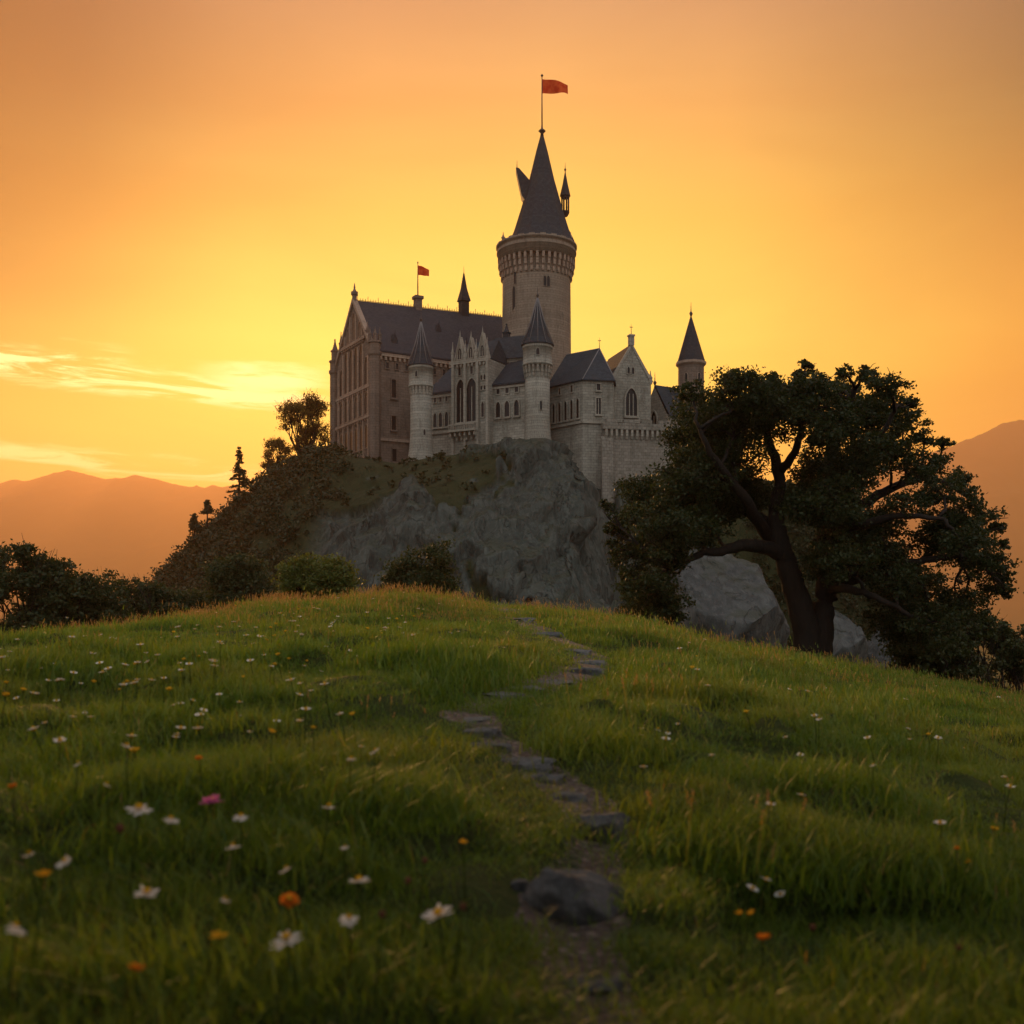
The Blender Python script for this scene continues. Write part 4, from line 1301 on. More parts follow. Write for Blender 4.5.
# K: rampart wall
a, th, w = facade(604, 145.0, 738, 148.5)
kx = thing('rampart_wall', 'tall rubble stone rampart wall with a corbelled parapet behind the oak', 'wall', (a.x, a.y, 0), th)
zk = zpx(430, 145.5)
mb = MB(); mb.poly_prism([(0, 0), (w, 0), (w, 1.6), (0, 1.6)], 10, zk, cap=True); mb.build('wall', M_RAMP, kx)
mb = MB(); mb.box(-0.2, w, -0.45, 0.6, zk + .003, zk + 0.85)
for i in range(int(w / 2.4)): mb.box(i * 2.4 + 0.2, i * 2.4 + 1.7, -0.45, 0.25, zk + .853, zk + 1.35)
mb.build('parapet', M_RAMP, kx)
mb = MB()
for i in range(int(w / 0.7)): mb.box(0.1 + i * 0.7, 0.4 + i * 0.7, -0.42, -0.003, zk - 0.85, zk); mb.box(0.1 + i * 0.7, 0.4 + i * 0.7, -0.22, -0.003, zk - 1.2, zk - 0.853)
mb.build('corbel', M_TRIM, kx)
mb = MB()
mb.add([(-0.4, -0.9, 10), (1.1, -0.9, 10), (1.1, 0, 10), (-0.4, 0, 10), (-0.4, -0.35, zk - 1.3), (1.1, -0.35, zk - 1.3), (1.1, 0, zk - .9), (-0.4, 0, zk - .9)],
       [[0, 1, 5, 4], [1, 2, 6, 5], [3, 0, 4, 7], [4, 5, 6, 7]])
mb.build('buttress', M_RAMP, kx)

# L: small gabled house on the right, ridge running away to the right
LD = 153.0
l_ = thing('gabled_house', 'small stone house with a blue slate roof below the far right tower', 'building', (xpx(667, LD), LD, 0), R(33))
zle, zla, Wl, Ll = zpx(414, LD), zpx(383, LD), 5.4, 7.5
mb = MB(); mb.poly_prism([(0, 0), (Ll, 0), (Ll, Wl), (0, Wl)], 15, zle, cap=False)
mb.add([(0, 0, zle), (0, Wl, zle), (0, Wl / 2, zla)], [[0, 2, 1]]); mb.add([(Ll, 0, zle), (Ll, Wl, zle), (Ll, Wl / 2, zla)], [[0, 1, 2]])
mb.build('wall', M_STONE, l_)
mb = MB()
vs = []
for x in (0.15, Ll + 0.15): vs += [(x, -0.35, zle - 0.3), (x, Wl + 0.35, zle - 0.3), (x, Wl / 2, zla + 0.02), (x, -0.35, zle - 0.1), (x, Wl + 0.35, zle - 0.1), (x, Wl / 2, zla + 0.24)]
mb.add(vs, [[3, 9, 11, 5], [5, 11, 10, 4], [0, 2, 8, 6], [2, 1, 7, 8], [0, 6, 9, 3], [1, 4, 10, 7], [0, 3, 5, 2], [2, 5, 4, 1], [6, 8, 11, 9], [8, 7, 10, 11]])
mb.build('roof', M_SLATE, l_)
window(l_, (0, Wl, 0), (0, -1, 0), (-1, 0, 0), Wl / 2, zle - 2.4, 1.2, 3.2, True, 1, 0.18, 0.2, M_TRIM)
finial(l_, 0.1, Wl / 2, zla + 0.1, 1.9, 0.09)
for xx in (1.6, 3.8): window(l_, FO, FU, FN, xx, zle - 2.4, 0.5, 1.4, True, 0, 0.12, 0.15, M_TRIM)

# M: right tower with a spire
MD = 158.0; k = MD / F
mt = thing('spire_tower', 'slim stone tower with a pointed spire at the far right of the castle', 'tower', (xpx(691, MD), MD, 0))
mb = MB(); mb.lathe([(13.4 * k, 12), (12.9 * k, zpx(365, MD))], 10, sm=False, phase=0.3); mb.build('tower_wall', M_BROWN, mt)
mb = MB(); mb.lathe([(13 * k, zpx(367, MD)), (15.3 * k, zpx(365, MD)), (15.3 * k, zpx(362.6, MD)), (12 * k, zpx(362.5, MD))], 10, sm=False, phase=0.3); mb.build('cornice', M_TRIMB, mt)
mb = MB(); mb.lathe([(14.2 * k, zpx(362.4, MD)), (10.5 * k, zpx(350, MD)), (0.5 * k, zpx(316, MD))], 10, sm=False, phase=0.3); mb.build('spire', M_SLATEB, mt)
finial(mt, 0, 0, zpx(317, MD), 2.1, 0.09)
for ang in (-0.55, 0.5): round_window(mt, 12.6 * k, ang, zpx(384, MD), 0.5, 1.3, True, M_TRIMB)


# ================================================================== plants
def leaf_quads(C, size, rng, droop=0.3, asp=0.62):
    """diamond shaped leaves at points C"""
    n = len(C)
    a = rng.normal(size=(n, 3)); a[:, 2] -= droop; a /= np.linalg.norm(a, axis=1)[:, None]
    r = rng.normal(size=(n, 3)); b = np.cross(a, r); b /= np.linalg.norm(b, axis=1)[:, None] + 1e-9
    s = size * rng.uniform(0.6, 1.35, n)[:, None]
    V = np.stack([C - a * s * 0.5, C + b * s * asp * 0.5, C + a * s * 0.5, C - b * s * asp * 0.5], 1)
    Fc = np.arange(n * 4).reshape(n, 4)
    return V.reshape(-1, 3), Fc


def clump_points(c, r, n, rng, flat=0.75, shell=0.55, sub=14, sp=0.22):
    """leaf positions gathered into twig-end tufts inside an uneven ellipsoid"""
    d = rng.normal(size=(sub, 3)); d /= np.linalg.norm(d, axis=1)[:, None]
    rad = r * rng.uniform(shell * 0.6, 1.0, sub)[:, None]
    cs = d * rad * np.array([1, 1, flat])
    k = rng.integers(0, sub, n)
    p = cs[k] + rng.normal(size=(n, 3)) * r * np.array([sp, sp, sp * 0.6])
    return np.asarray(c) + p


def curve_pts(p0, p1, n, bend, rng):
    p0, p1 = np.array(p0, float), np.array(p1, float)
    L_ = np.linalg.norm(p1 - p0); off = rng.normal(size=3) * bend * L_
    off[2] = abs(off[2]) * 0.6
    t = np.linspace(0, 1, n)[:, None]
    q = p0 + (p1 - p0) * t + off * (4 * t * (1 - t)) * 0.5
    q[1:-1] += rng.normal(size=(n - 2, 3)) * 0.03 * L_
    return q


def plant_mesh(name, mat, parent, pts, size, rng, droop=0.3):
    V, Fc = leaf_quads(pts, size, rng, droop)
    tint = np.repeat(rng.random(len(pts)), 4)
    return np_mesh(name, V, Fc, mat, parent, {'tint': tint})


# ---- the oak
OD = 30.0
ox, oz = xpx(815, OD), gz(xpx(815, OD), OD)
rng = np.random.default_rng(5)
oak = thing('oak_tree', 'large dark spreading oak with a forked trunk on the right of the meadow', 'tree', (ox, OD, oz))
def OP(px, py, dd=0.0):
    d = OD + dd
    return np.array([xpx(px, d) - ox, dd, zpx(py, d) - oz])
tr = MB()
def limb(pts, r0, r1, n=10):
    pts = [np.array(p) for p in pts]
    out_ = []
    for i in range(len(pts) - 1):
        p0, p1, p2, p3 = pts[max(i - 1, 0)], pts[i], pts[i + 1], pts[min(i + 2, len(pts) - 1)]
        for t in np.linspace(0, 1, 6, endpoint=(i == len(pts) - 2)):
            out_.append(0.5 * (2 * p1 + (p2 - p0) * t + (2 * p0 - 5 * p1 + 4 * p2 - p3) * t * t + (3 * p1 - p0 - 3 * p2 + p3) * t ** 3))
    m = len(out_)
    rad = [r0 + (r1 - r0) * (i / (m - 1)) ** 0.8 for i in range(m)]
    out_ = [o + rng.normal(size=3) * 0.02 for o in out_]
    tr.tube([Vector(o) for o in out_], rad, n)
    return out_
base = OP(812, 660)
skel = []
stemL = limb([OP(812, 672), OP(808, 640), OP(799, 600, -.1), OP(787, 565, -.2), OP(780, 540, -.2), OP(776, 510, .1), OP(779, 480, .4), OP(770, 445, .6), OP(760, 415, .9)], 0.46, 0.09); skel += stemL[8:]
stemR = limb([OP(818, 672, .1), OP(820, 635, .1), OP(827, 590, .3), OP(827, 545, .5), OP(826, 500, .3), OP(832, 455, .2), OP(845, 415, 0), OP(855, 390, -.2)], 0.44, 0.08); skel += stemR[10:]
for spec in (([OP(783, 555, -.2), OP(755, 545, -.6), OP(725, 550, -1.0), OP(695, 556, -1.3), OP(668, 572, -1.6)], .24, .06),
             ([OP(781, 545, -.2), OP(762, 520, .3), OP(735, 505, 1.0), OP(705, 480, 1.6), OP(680, 455, 2.0)], .24, .06),
             ([OP(770, 540, 0), OP(745, 500, -1.2), OP(715, 460, -2.0), OP(700, 430, -2.3)], .2, .05),
             ([OP(824, 590, .4), OP(850, 580, 0), OP(885, 572, -.5), OP(925, 560, -.8), OP(965, 555, -1.0)], .26, .06),
             ([OP(827, 545, .5), OP(850, 515, 1.0), OP(885, 492, 1.2), OP(930, 478, 1.4), OP(975, 500, 1.6)], .24, .05),
             ([OP(826, 510, .3), OP(850, 480, -.6), OP(875, 445, -1.2), OP(895, 410, -1.5)], .2, .05),
             ([OP(826, 530, .3), OP(860, 525, -1.4), OP(900, 515, -2.0), OP(945, 520, -2.4)], .18, .05),
             ([OP(828, 560, .5), OP(845, 530, 2.2), OP(860, 480, 3.0), OP(850, 430, 3.2)], .2, .05),
             ([OP(829, 590, .4), OP(850, 590, -1.2), OP(880, 600, -2.0), OP(915, 618, -2.2)], .16, .05),
             ([OP(782, 470, .4), OP(800, 440, -.5), OP(800, 400, -1.0), OP(805, 372, -1.2)], .14, .03)):
    skel += limb(*spec, n=8)[4:]
CL = [(740, 395, 34), (712, 415, 34), (690, 440, 36), (760, 412, 38), (790, 402, 36), (805, 383, 16), (806, 366, 10), (798, 374, 9), (818, 378, 10), (770, 379, 10), (735, 378, 12), (845, 372, 9), (912, 402, 9), (612, 528, 10), (606, 505, 9), (628, 578, 10), (640, 606, 14), (1003, 545, 8), (1006, 590, 9), (825, 405, 36), (855, 388, 24), (867, 374, 14), (885, 388, 22), (880, 412, 34), (906, 420, 24), (925, 437, 15), (943, 441, 9),
      (720, 450, 44), (685, 475, 44), (648, 495, 30), (625, 515, 26), (618, 545, 18), (632, 560, 28), (648, 590, 30), (662, 605, 26), (672, 560, 22), (665, 530, 40), (700, 505, 42), (735, 492, 36), (705, 530, 26), (742, 512, 26), 
      (820, 470, 34), (850, 470, 34), (800, 500, 34), (835, 510, 40), (868, 440, 24), (895, 455, 30), (920, 465, 28), (870, 520, 34), (905, 505, 22), (935, 490, 26), (958, 480, 20), (965, 505, 28), (985, 520, 20), (996, 528, 9), (950, 525, 30),
      (930, 545, 26), (965, 550, 30), (990, 560, 20), (1000, 575, 12), (975, 580, 28), (880, 555, 30), (852, 556, 30), (898, 588, 32), (925, 590, 28), (900, 620, 34), (935, 625, 34), (955, 605, 30), (820, 560, 26), (845, 540, 30),
      (690, 395, 18), (770, 390, 20), (850, 425, 26), (728, 425, 30), (830, 430, 30)]
leafs = []
sk = np.array(skel)
tw = MB()
for (cx, cy, r) in CL:
    rr = r * OD / F
    for rep in range(2 if r > 29 else 1):
        dd = rng.uniform(-2.6, 2.6) * (1 if r > 14 else 0.4)
        c = OP(cx + rng.normal() * r * 0.12, cy + rng.normal() * r * 0.12, dd)
        nl = int(3000 * (rr / 1.0) ** 2) + 200
        sub = 12 + int(22 * rr)
        leafs.append(clump_points(c, rr * 1.0, nl, rng, 0.78, 0.5, sub, 0.15))
        j = np.argmin(np.linalg.norm(sk - c + np.array([0, 0, 0.4]), axis=1))
        q = curve_pts(sk[j], c, 7, 0.16, rng)
        tr.tube([Vector(v) for v in q], list(np.linspace(0.055, 0.016, 7)), 5)
        for s_ in range(7):
            d_ = rng.normal(size=3); d_ /= np.linalg.norm(d_)
            q2 = curve_pts(q[rng.integers(3, 7)], c + d_ * rr * np.array([1, 1, .75]), 5, 0.12, rng)
            tr.tube([Vector(v) for v in q2], list(np.linspace(0.02, 0.006, 5)), 3)
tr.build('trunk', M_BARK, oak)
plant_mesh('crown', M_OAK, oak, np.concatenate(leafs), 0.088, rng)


# ---- unseen trees added behind the viewer to darken the nearest grass
for si, (tx, ty, lab) in enumerate(((5.5, -4.5, 'unseen broad tree added behind the viewpoint on the right to shade the nearest grass'),
                                    (-5.2, -5.0, 'unseen broad tree added behind the viewpoint on the left to shade the flowers'))):
    rng = np.random.default_rng(61 + si)
    shade = thing('broadleaf_tree', lab, 'tree', (tx, ty, gz(tx, ty)))
    sb = MB(); sb.tube([(0, 0, -0.3), (0.05, 0.1, 1.2), (-0.1, 0.2, 2.6), (-0.3, 0.5, 4.2), (-0.4, 0.8, 6.5)], [0.42, 0.33, 0.28, 0.2, 0.08], 10)
    sl_ = []
    for k_ in range(62):
        a = rng.uniform(0, 6.283); q = math.sqrt(rng.random())
        c = np.array([6.2 * q * math.cos(a), 2.4 + 5.8 * q * math.sin(a), rng.uniform(4.0, 7.2)])
        c[2] = max(c[2], 0.66 * (c[1] + ty) + 3.2 - base_z(0.0, ty))
        sl_.append(clump_points(c, 1.3, 700, rng, 0.6, 0.4, 16, 0.26))
        sb.tube([Vector(v) for v in curve_pts((-0.2, 0.4, rng.uniform(2.4, 4.0)), c, 7, 0.12, rng)], list(np.linspace(0.09, 0.02, 7)), 5)
    sb.build('trunk', M_BARK, shade)
    plant_mesh('crown', M_OAK, shade, np.concatenate(sl_), 0.2, rng)


# ---- shrubs and small trees
def shrub(name, label, cat, px, py, rx, ry, d, mat, leaf, dens, group=None, seed=0, loose=False, base_drop=None):
    rng = np.random.default_rng(seed + 40)
    cx, kx_ = xpx(px, d), d / F
    zc_ = zpx(py, d)
    zb = gz(cx, d) if d < 100 else float(hill_z(np.array([cx]), np.array([d]))[0])
    t = thing(name, label, cat, (cx, d, zb), 0, group)
    Rx, Rz = rx * kx_, ry * kx_
    top = zc_ + Rz - zb
    if d < 100: Rz = top * 0.52; cz = top * 0.5
    else: cz = zc_ - zb
    st = MB(); pts = []
    ncl = 34 if not loose else 46
    for i in range(ncl):
        a = rng.uniform(0, 2 * math.pi); q = math.sqrt(rng.random()) * 0.75
        h = rng.uniform(-1.0, 0.72) if i > 8 else rng.uniform(0.2, 0.75)
        ww = math.sqrt(max(0.08, 1 - max(h, -0.3) ** 2))
        c = np.array([math.cos(a) * q * Rx * ww, math.sin(a) * q * Rx * 0.8 * ww, cz + h * Rz])
        c[2] = max(c[2], 0.12 * Rz)
        r = (0.40 if not loose else 0.27) * min(Rx, Rz * 1.3) * rng.uniform(0.75, 1.2)
        pts.append(clump_points(c, r, int(dens * r * r), rng, 0.85, 0.4, 16, 0.26))
        q_ = curve_pts((rng.normal() * 0.08 * Rx, rng.normal() * 0.08 * Rx, -0.15), c, 7, 0.15, rng)
        st.tube([Vector(v) for v in q_], list(np.linspace(0.035 * Rx, 0.008 * Rx, 7)), 5)
        for s_ in range(6 if loose else 3):
            d_ = rng.normal(size=3); d_[2] = abs(d_[2]); d_ /= np.linalg.norm(d_)
            e_ = c + d_ * r * (1.5 if loose else 1.15)
            st.tube([Vector(v) for v in curve_pts(q_[-2], e_, 5, 0.1, rng)], list(np.linspace(0.008 * Rx, 0.003 * Rx, 5)), 4)
    st.build('branches', M_BARK, t)
    plant_mesh('foliage', mat, t, np.concatenate(pts), leaf, rng)
    return t


BL = 'shrubs beyond the meadow crest'
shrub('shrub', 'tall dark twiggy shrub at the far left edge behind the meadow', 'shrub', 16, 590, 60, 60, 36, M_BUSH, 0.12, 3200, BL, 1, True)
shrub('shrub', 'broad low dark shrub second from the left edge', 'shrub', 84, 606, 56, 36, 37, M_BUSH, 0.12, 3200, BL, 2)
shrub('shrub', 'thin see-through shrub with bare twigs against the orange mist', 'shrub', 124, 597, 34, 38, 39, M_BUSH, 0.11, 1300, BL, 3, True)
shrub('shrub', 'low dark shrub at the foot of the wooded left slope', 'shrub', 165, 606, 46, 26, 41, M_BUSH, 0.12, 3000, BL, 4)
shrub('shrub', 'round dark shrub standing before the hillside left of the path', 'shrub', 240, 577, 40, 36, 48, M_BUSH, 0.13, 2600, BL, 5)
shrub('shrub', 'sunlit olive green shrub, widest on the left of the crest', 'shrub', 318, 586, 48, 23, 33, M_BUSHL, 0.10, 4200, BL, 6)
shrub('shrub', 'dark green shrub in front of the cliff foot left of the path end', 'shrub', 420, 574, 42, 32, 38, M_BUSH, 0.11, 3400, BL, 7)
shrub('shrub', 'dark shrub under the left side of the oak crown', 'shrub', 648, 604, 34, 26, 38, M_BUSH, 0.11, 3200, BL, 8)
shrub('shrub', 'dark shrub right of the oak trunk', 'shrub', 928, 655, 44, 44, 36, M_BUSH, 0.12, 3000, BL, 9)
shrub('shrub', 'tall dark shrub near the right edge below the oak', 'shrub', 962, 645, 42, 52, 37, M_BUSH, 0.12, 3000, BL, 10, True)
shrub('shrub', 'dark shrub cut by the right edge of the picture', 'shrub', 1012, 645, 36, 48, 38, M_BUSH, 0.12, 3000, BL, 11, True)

shrub('broadleaf_tree', 'rounded broadleaf tree against the glow beside the great hall', 'tree', 306, 424, 31, 32, 158, M_GLOW, 0.26, 180, None, 21, True)
shrub('broadleaf_tree', 'small tree lower on the ridge left of the rounded broadleaf tree', 'tree', 276, 452, 17, 16, 156, M_GLOW, 0.26, 160, None, 22, True)


def conifer(label, px, ytop, ybase, half, d, seed):
    rng = np.random.default_rng(seed)
    x = xpx(px, d); zb = zpx(ybase, d); h = zpx(ytop, d) - zb
    ground = float(hill_z(np.array([x]), np.array([d]))[0])
    t = thing('conifer_tree', label, 'tree', (x, d, min(zb, ground + 0.2)))
    off = zb - min(zb, ground + 0.2); H = h + off
    st = MB(); st.tube([(0, 0, -0.5), (0.05, 0, H * 0.5), (0, 0, H)], [0.16, 0.1, 0.03], 7)
    pts = []; W_ = half * d / F
    nw = 13
    for i in range(nw):
        f_ = i / (nw - 1); zw = off + h * (0.10 + 0.88 * f_)
        for q in range(7):
            if rng.random() < 0.25: continue
            z = zw + rng.normal() * 0.035 * h
            a = rng.uniform(0, 6.28); r = W_ * (1 - f_ * 0.92) * rng.uniform(0.55, 1.1)
            e_ = np.array([math.cos(a) * r, math.sin(a) * r, z - 0.12 * r])
            st.tube([(0, 0, z + 0.1), tuple(e_)], [0.035, 0.012], 4)
            tt = rng.uniform(0.25, 1.0, int(30 * r) + 10)[:, None]
            pts.append(np.array([0, 0, z + 0.1]) * (1 - tt) + e_ * tt + rng.normal(size=(len(tt), 3)) * np.array([0.13, 0.13, 0.07]))
    st.build('trunk', M_BARK, t)
    plant_mesh('crown', M_PINE, t, np.concatenate(pts), 0.3, rng, 0.8)
    return t


conifer('lone thin conifer standing up from the hill ridge against the sunset', 239, 448, 497, 13, 150, 3)
conifer('tiny upper conifer of two lower on the left hill ridge', 207, 501, 514, 6, 148, 4)
conifer('tiny lower conifer at the bend of the left hill ridge', 194, 515, 531, 7, 147, 5)

# scrub covering the hill's green slopes (uncountable)
rng = np.random.default_rng(77)
Pf = HP.reshape(-1, 3); gr_ = (1 - rock).ravel()
cell = np.gradient(hxs)[None, :] * np.gradient(hys)[:, None]
wgt = (cell.ravel() * (gr_ > 0.55))
wgt *= (Pf[:, 1] < 176) & (Pf[:, 1] > 108) & (Pf[:, 2] > -12)
left = Pf[:, 0] < -23
castle_zone = (Pf[:, 0] > -24) & (Pf[:, 0] < 31) & (Pf[:, 1] > 144)
wgt[castle_zone] = 0
wgt *= np.where(left, 1.6, np.where(Pf[:, 0] < 10, 0.35, np.where(Pf[:, 0] < 25, 2.6, 5.0)))
idx = rng.choice(len(Pf), 11000, p=wgt / wgt.sum(), replace=True)
sp_ = []
for i in idx:
    p = Pf[i] + rng.normal(size=3) * np.array([0.5, 0.5, 0])
    small = -20 < p[0] < 10
    r = rng.uniform(0.35, 0.7) if small else rng.uniform(0.6, 1.5) * (0.75 if p[0] > 10 else 1)
    sp_.append(clump_points(p + np.array([0, 0, r * 0.45]), r, int(18 + 26 * r * r), rng, 0.8, 0.4, 9))
scr = plant_mesh('scrub', M_SCRUB, None, np.concatenate(sp_), 0.42, rng)
tag(scr, 'dense dark scrub covering the slopes of the castle hill', kind='stuff')


# ================================================================== rocks
def boulder(name, label, cat, c, size, seed, mat, group=None, sub=5, amp=0.22, sharp=1.0, peak=0.0, rz=0.0, flat=False):
    """uneven rock, faceted by noise; c is the centre of its foot"""
    import bmesh
    bm = bmesh.new(); bmesh.ops.create_icosphere(bm, subdivisions=sub, radius=1.0)
    V = np.array([v.co for v in bm.verts]); Fc = np.array([[v.index for v in f.verts] for f in bm.faces]); bm.free()
    s = seed * 7.7
    rngb = np.random.default_rng(seed + 900)
    # cut by random planes for flat faces
    for k_ in range(26):
        n_ = rngb.normal(size=3); n_ /= np.linalg.norm(n_)
        d_ = rngb.uniform(0.5, 0.86)
        over = V @ n_ - d_
        V = V - np.clip(over, 0, None)[:, None] * n_ * 0.98
    if flat: V[:, 2] = np.sign(V[:, 2]) * np.abs(V[:, 2]) ** 0.45 * 0.75
    r = 1 + amp * 0.6 * fbm(V * 1.3 + s, 3) + amp * 0.22 * fbm(V * 6 + s, 3)
    V = V * r[:, None]
    if peak: V[:, :2] *= (1 - peak * np.clip(V[:, 2:3], 0, 1))
    V = V * np.array(size) * 0.5
    o = np_mesh(name, V, Fc, mat, None, {'green': np.zeros(len(V))}, smooth=False)
    o.location = c; o.rotation_euler = (0, 0, rz)
    return tag(o, label, cat, group)


BG_ = 'pale boulders behind the oak'
def big_rock(label, px0, px1, pt, pb, d, depth, seed, peak=0.3):
    w_ = (px1 - px0) / F * d; h0 = zpx(pb, d); h1 = zpx(pt, d)
    boulder('boulder', label, 'boulder', (xpx((px0 + px1) / 2, d), d + depth / 2, (h0 + h1) / 2 - (h1 - h0) * 0.1), (w_ * 1.12, depth, (h1 - h0) * 1.28), seed, M_BOULDER, BG_, 6, 0.16, 1, peak)
big_rock('largest pale rock mass behind the fork of the oak', 652, 828, 512, 700, 62, 9, 1, 0.2)
big_rock('pale pointed rock just right of the oak trunk', 800, 884, 596, 700, 50, 5, 2, 0.5)
big_rock('grey rock face under the left branch of the oak', 635, 735, 560, 690, 66, 6, 3, 0.3)
big_rock('shaded rock low behind the right shrubs', 870, 935, 622, 710, 52, 5, 4, 0.4)

SG = 'flat stones set in the footpath'
def step(label, px, py, w_px, hgt, seed, asp=0.75, rz=0.0):
    x, y = ground_hit(px, py)
    w_ = w_px / F * y
    z = gz(x, y)
    boulder('step_stone', label, 'stone', (x, y, z + hgt * 0.12), (w_ * 1.1, w_ * asp, hgt * 1.5), seed, M_STEP, SG, 5 if w_px > 60 else 4, 0.24, rz=rz, flat=w_px < 110)
step('largest dark boulder stepping up in the nearest bend of the path', 576, 893, 128, 0.26, 31, 0.7, 0.1)
step('second dark block stone on the path, above the largest one', 602, 824, 72, 0.17, 32, 0.7, -0.2)
step('flat pinkish stone just behind the second dark block', 566, 790, 60, 0.07, 33, 0.8, 0.3)
step('long low step stone crossing the path at its middle', 522, 762, 66, 0.09, 34, 0.6, -0.1)
step('low step stone left of the long one', 492, 748, 58, 0.08, 35, 0.6, 0.15)
step('pale flat stone at the left bend of the path', 474, 722, 50, 0.05, 36, 0.9, 0.3)
step('broad flat slab where the path turns right', 524, 692, 62, 0.08, 37, 0.7, 0.1)
step('narrow slab behind the broad flat slab', 556, 684, 56, 0.07, 38, 0.7, -0.15)
step('lowest slab of the upper right stairway', 586, 672, 46, 0.10, 39, 0.8, 0.2)
step('middle slab of the upper right stairway', 592, 664, 42, 0.10, 40, 0.8, -0.3)
step('top slab of the upper right stairway', 580, 654, 38, 0.10, 41, 0.8, 0.1)
step('lower slab near the crest of the meadow', 506, 612, 28, 0.12, 42, 1.0, 0.2)
step('upper slab on the crest where the path ends', 497, 605, 30, 0.12, 43, 1.0, -0.2)
step('dark slab near the crest, just below the lower slab', 522, 621, 30, 0.12, 46, 0.9, 0.1)
step('dark step stone half hidden where the path bends towards the crest', 548, 635, 38, 0.11, 47, 0.8, -0.1)
step('wide slab between the two bends of the path', 500, 700, 58, 0.09, 48, 0.7, 0.05)
step('dark step below the pale stone at the left bend', 486, 735, 54, 0.10, 49, 0.6, -0.1)
step('dark step between the long low step and the pinkish stone', 546, 776, 58, 0.09, 50, 0.6, 0.15)
step('rough flat stone just below the largest boulder', 596, 960, 80, 0.06, 51, 0.6, 0.1)
step('half buried stone at the very bottom of the path', 640, 1016, 70, 0.05, 44, 0.7, 0.2)
step('small cobble lying at the left of the nearest path bend', 520, 880, 22, 0.05, 45, 0.9, 0.5)


# ================================================================== grass
def blade_clump(name, nb, spread, hmin, hmax, wid, seed, lean=0.35, heads=0):
    rng = np.random.default_rng(seed)
    V = []; Fq = []; tint = []; dry = []
    fq = []; ft = []
    for b in range(nb):
        x, y = rng.normal(size=2) * spread * 0.5
        h = rng.uniform(hmin, hmax); w_ = wid * rng.uniform(0.7, 1.3)
        is_head = b < heads
        if is_head: h = hmax * rng.uniform(1.25, 1.9); w_ *= 0.5
        a = rng.uniform(0, 6.283); l = h * lean * rng.uniform(0.2, 1.6) * (0.4 if is_head else 1)
        dx_, dy_ = math.cos(a), math.sin(a)
        wa = a + math.pi / 2 + rng.normal() * 0.5
        sx, sy = math.cos(wa) * w_ / 2, math.sin(wa) * w_ / 2
        tn = rng.random(); b0 = len(V); nseg = 3; dr = 0.0; kind_ = rng.random()
        if not is_head and kind_ < 0.05: dr = rng.uniform(0.3, 0.75)
        elif not is_head and kind_ < 0.10: sx *= 2.6; sy *= 2.6; h *= 0.7
        for s_ in range(nseg + 1):
            t = s_ / nseg
            cx = x + dx_ * l * t * t; cy = y + dy_ * l * t * t; cz = h * (t - 0.18 * t * t * min(1, l / h * 2)) - 0.02
            ww = 1 - t ** 1.6 * 0.95
            if s_ < nseg or is_head:
                ww = max(ww, 0.35)
                V += [(cx - sx * ww, cy - sy * ww, cz), (cx + sx * ww, cy + sy * ww, cz)]; tint += [tn, tn]; dry += [0.15 + 0.35 * t if is_head else dr] * 2
            else:
                V.append((cx, cy, cz)); tint.append(tn); dry.append(dr)
        for s_ in range(nseg - 1): fq.append([b0 + 2 * s_, b0 + 2 * s_ + 1, b0 + 2 * s_ + 3, b0 + 2 * s_ + 2])
        s_ = nseg - 1
        if is_head:
            fq.append([b0 + 2 * s_, b0 + 2 * s_ + 1, b0 + 2 * s_ + 3, b0 + 2 * s_ + 2])
            for g in range(9):                   # seed head: short bristles up the stem's end
                t = 0.78 + 0.26 * g / 9
                c = np.array([x + dx_ * l * t * t, y + dy_ * l * t * t, h * (t - 0.18 * t * t * min(1, l / h * 2))])
                q = rng.uniform(0, 6.283); e = np.array([math.cos(q), math.sin(q), 0.9]) * h * 0.055
                r_ = np.array([-math.sin(q), math.cos(q), 0]) * max(0.004, wid * 0.35)
                b1 = len(V); V += [tuple(c - r_), tuple(c + r_), tuple(c + e)]; tint += [tn] * 3; dry += [0.9] * 3
                ft.append([b1, b1 + 1, b1 + 2])
        else:
            ft.append([b0 + 2 * s_, b0 + 2 * s_ + 1, b0 + 2 * s_ + 2])
    o = np_mesh(name, np.array(V), [np.array(fq), np.array(ft)], M_GRASS, None, {'tint': tint, 'dry': dry}, link=False)
    return o


gcol = bpy.data.collections.new('grass_tufts')
NV = 0
for i in range(4): gcol.objects.link(blade_clump('a_tuft', 64, 0.19, 0.04, 0.125, 0.0048, i, 0.7)); NV += 1        # 0-3 near
for i in range(4): gcol.objects.link(blade_clump('b_tuft', 60, 0.27, 0.04, 0.115, 0.0075, 10 + i, 0.5)); NV += 1     # 4-7 middle
for i in range(4): gcol.objects.link(blade_clump('c_tuft', 60, 0.44, 0.035, 0.10, 0.011, 20 + i, 0.45)); NV += 1    # 8-11 far
for i in range(3): gcol.objects.link(blade_clump('d_tuft', 16, 0.35, 0.05, 0.13, 0.009, 30 + i, 0.3, heads=7)); NV += 1  # 12-14 seed heads


def scatter(n, d0, d1, half=0.62):
    """points even over the wedge of ground between two distances"""
    y = np.sqrt(RNG.uniform(d0 ** 2, d1 ** 2, n)); x = RNG.uniform(-half, half, n) * y + RNG.uniform(-1.5, 1.5, n)
    return x, y


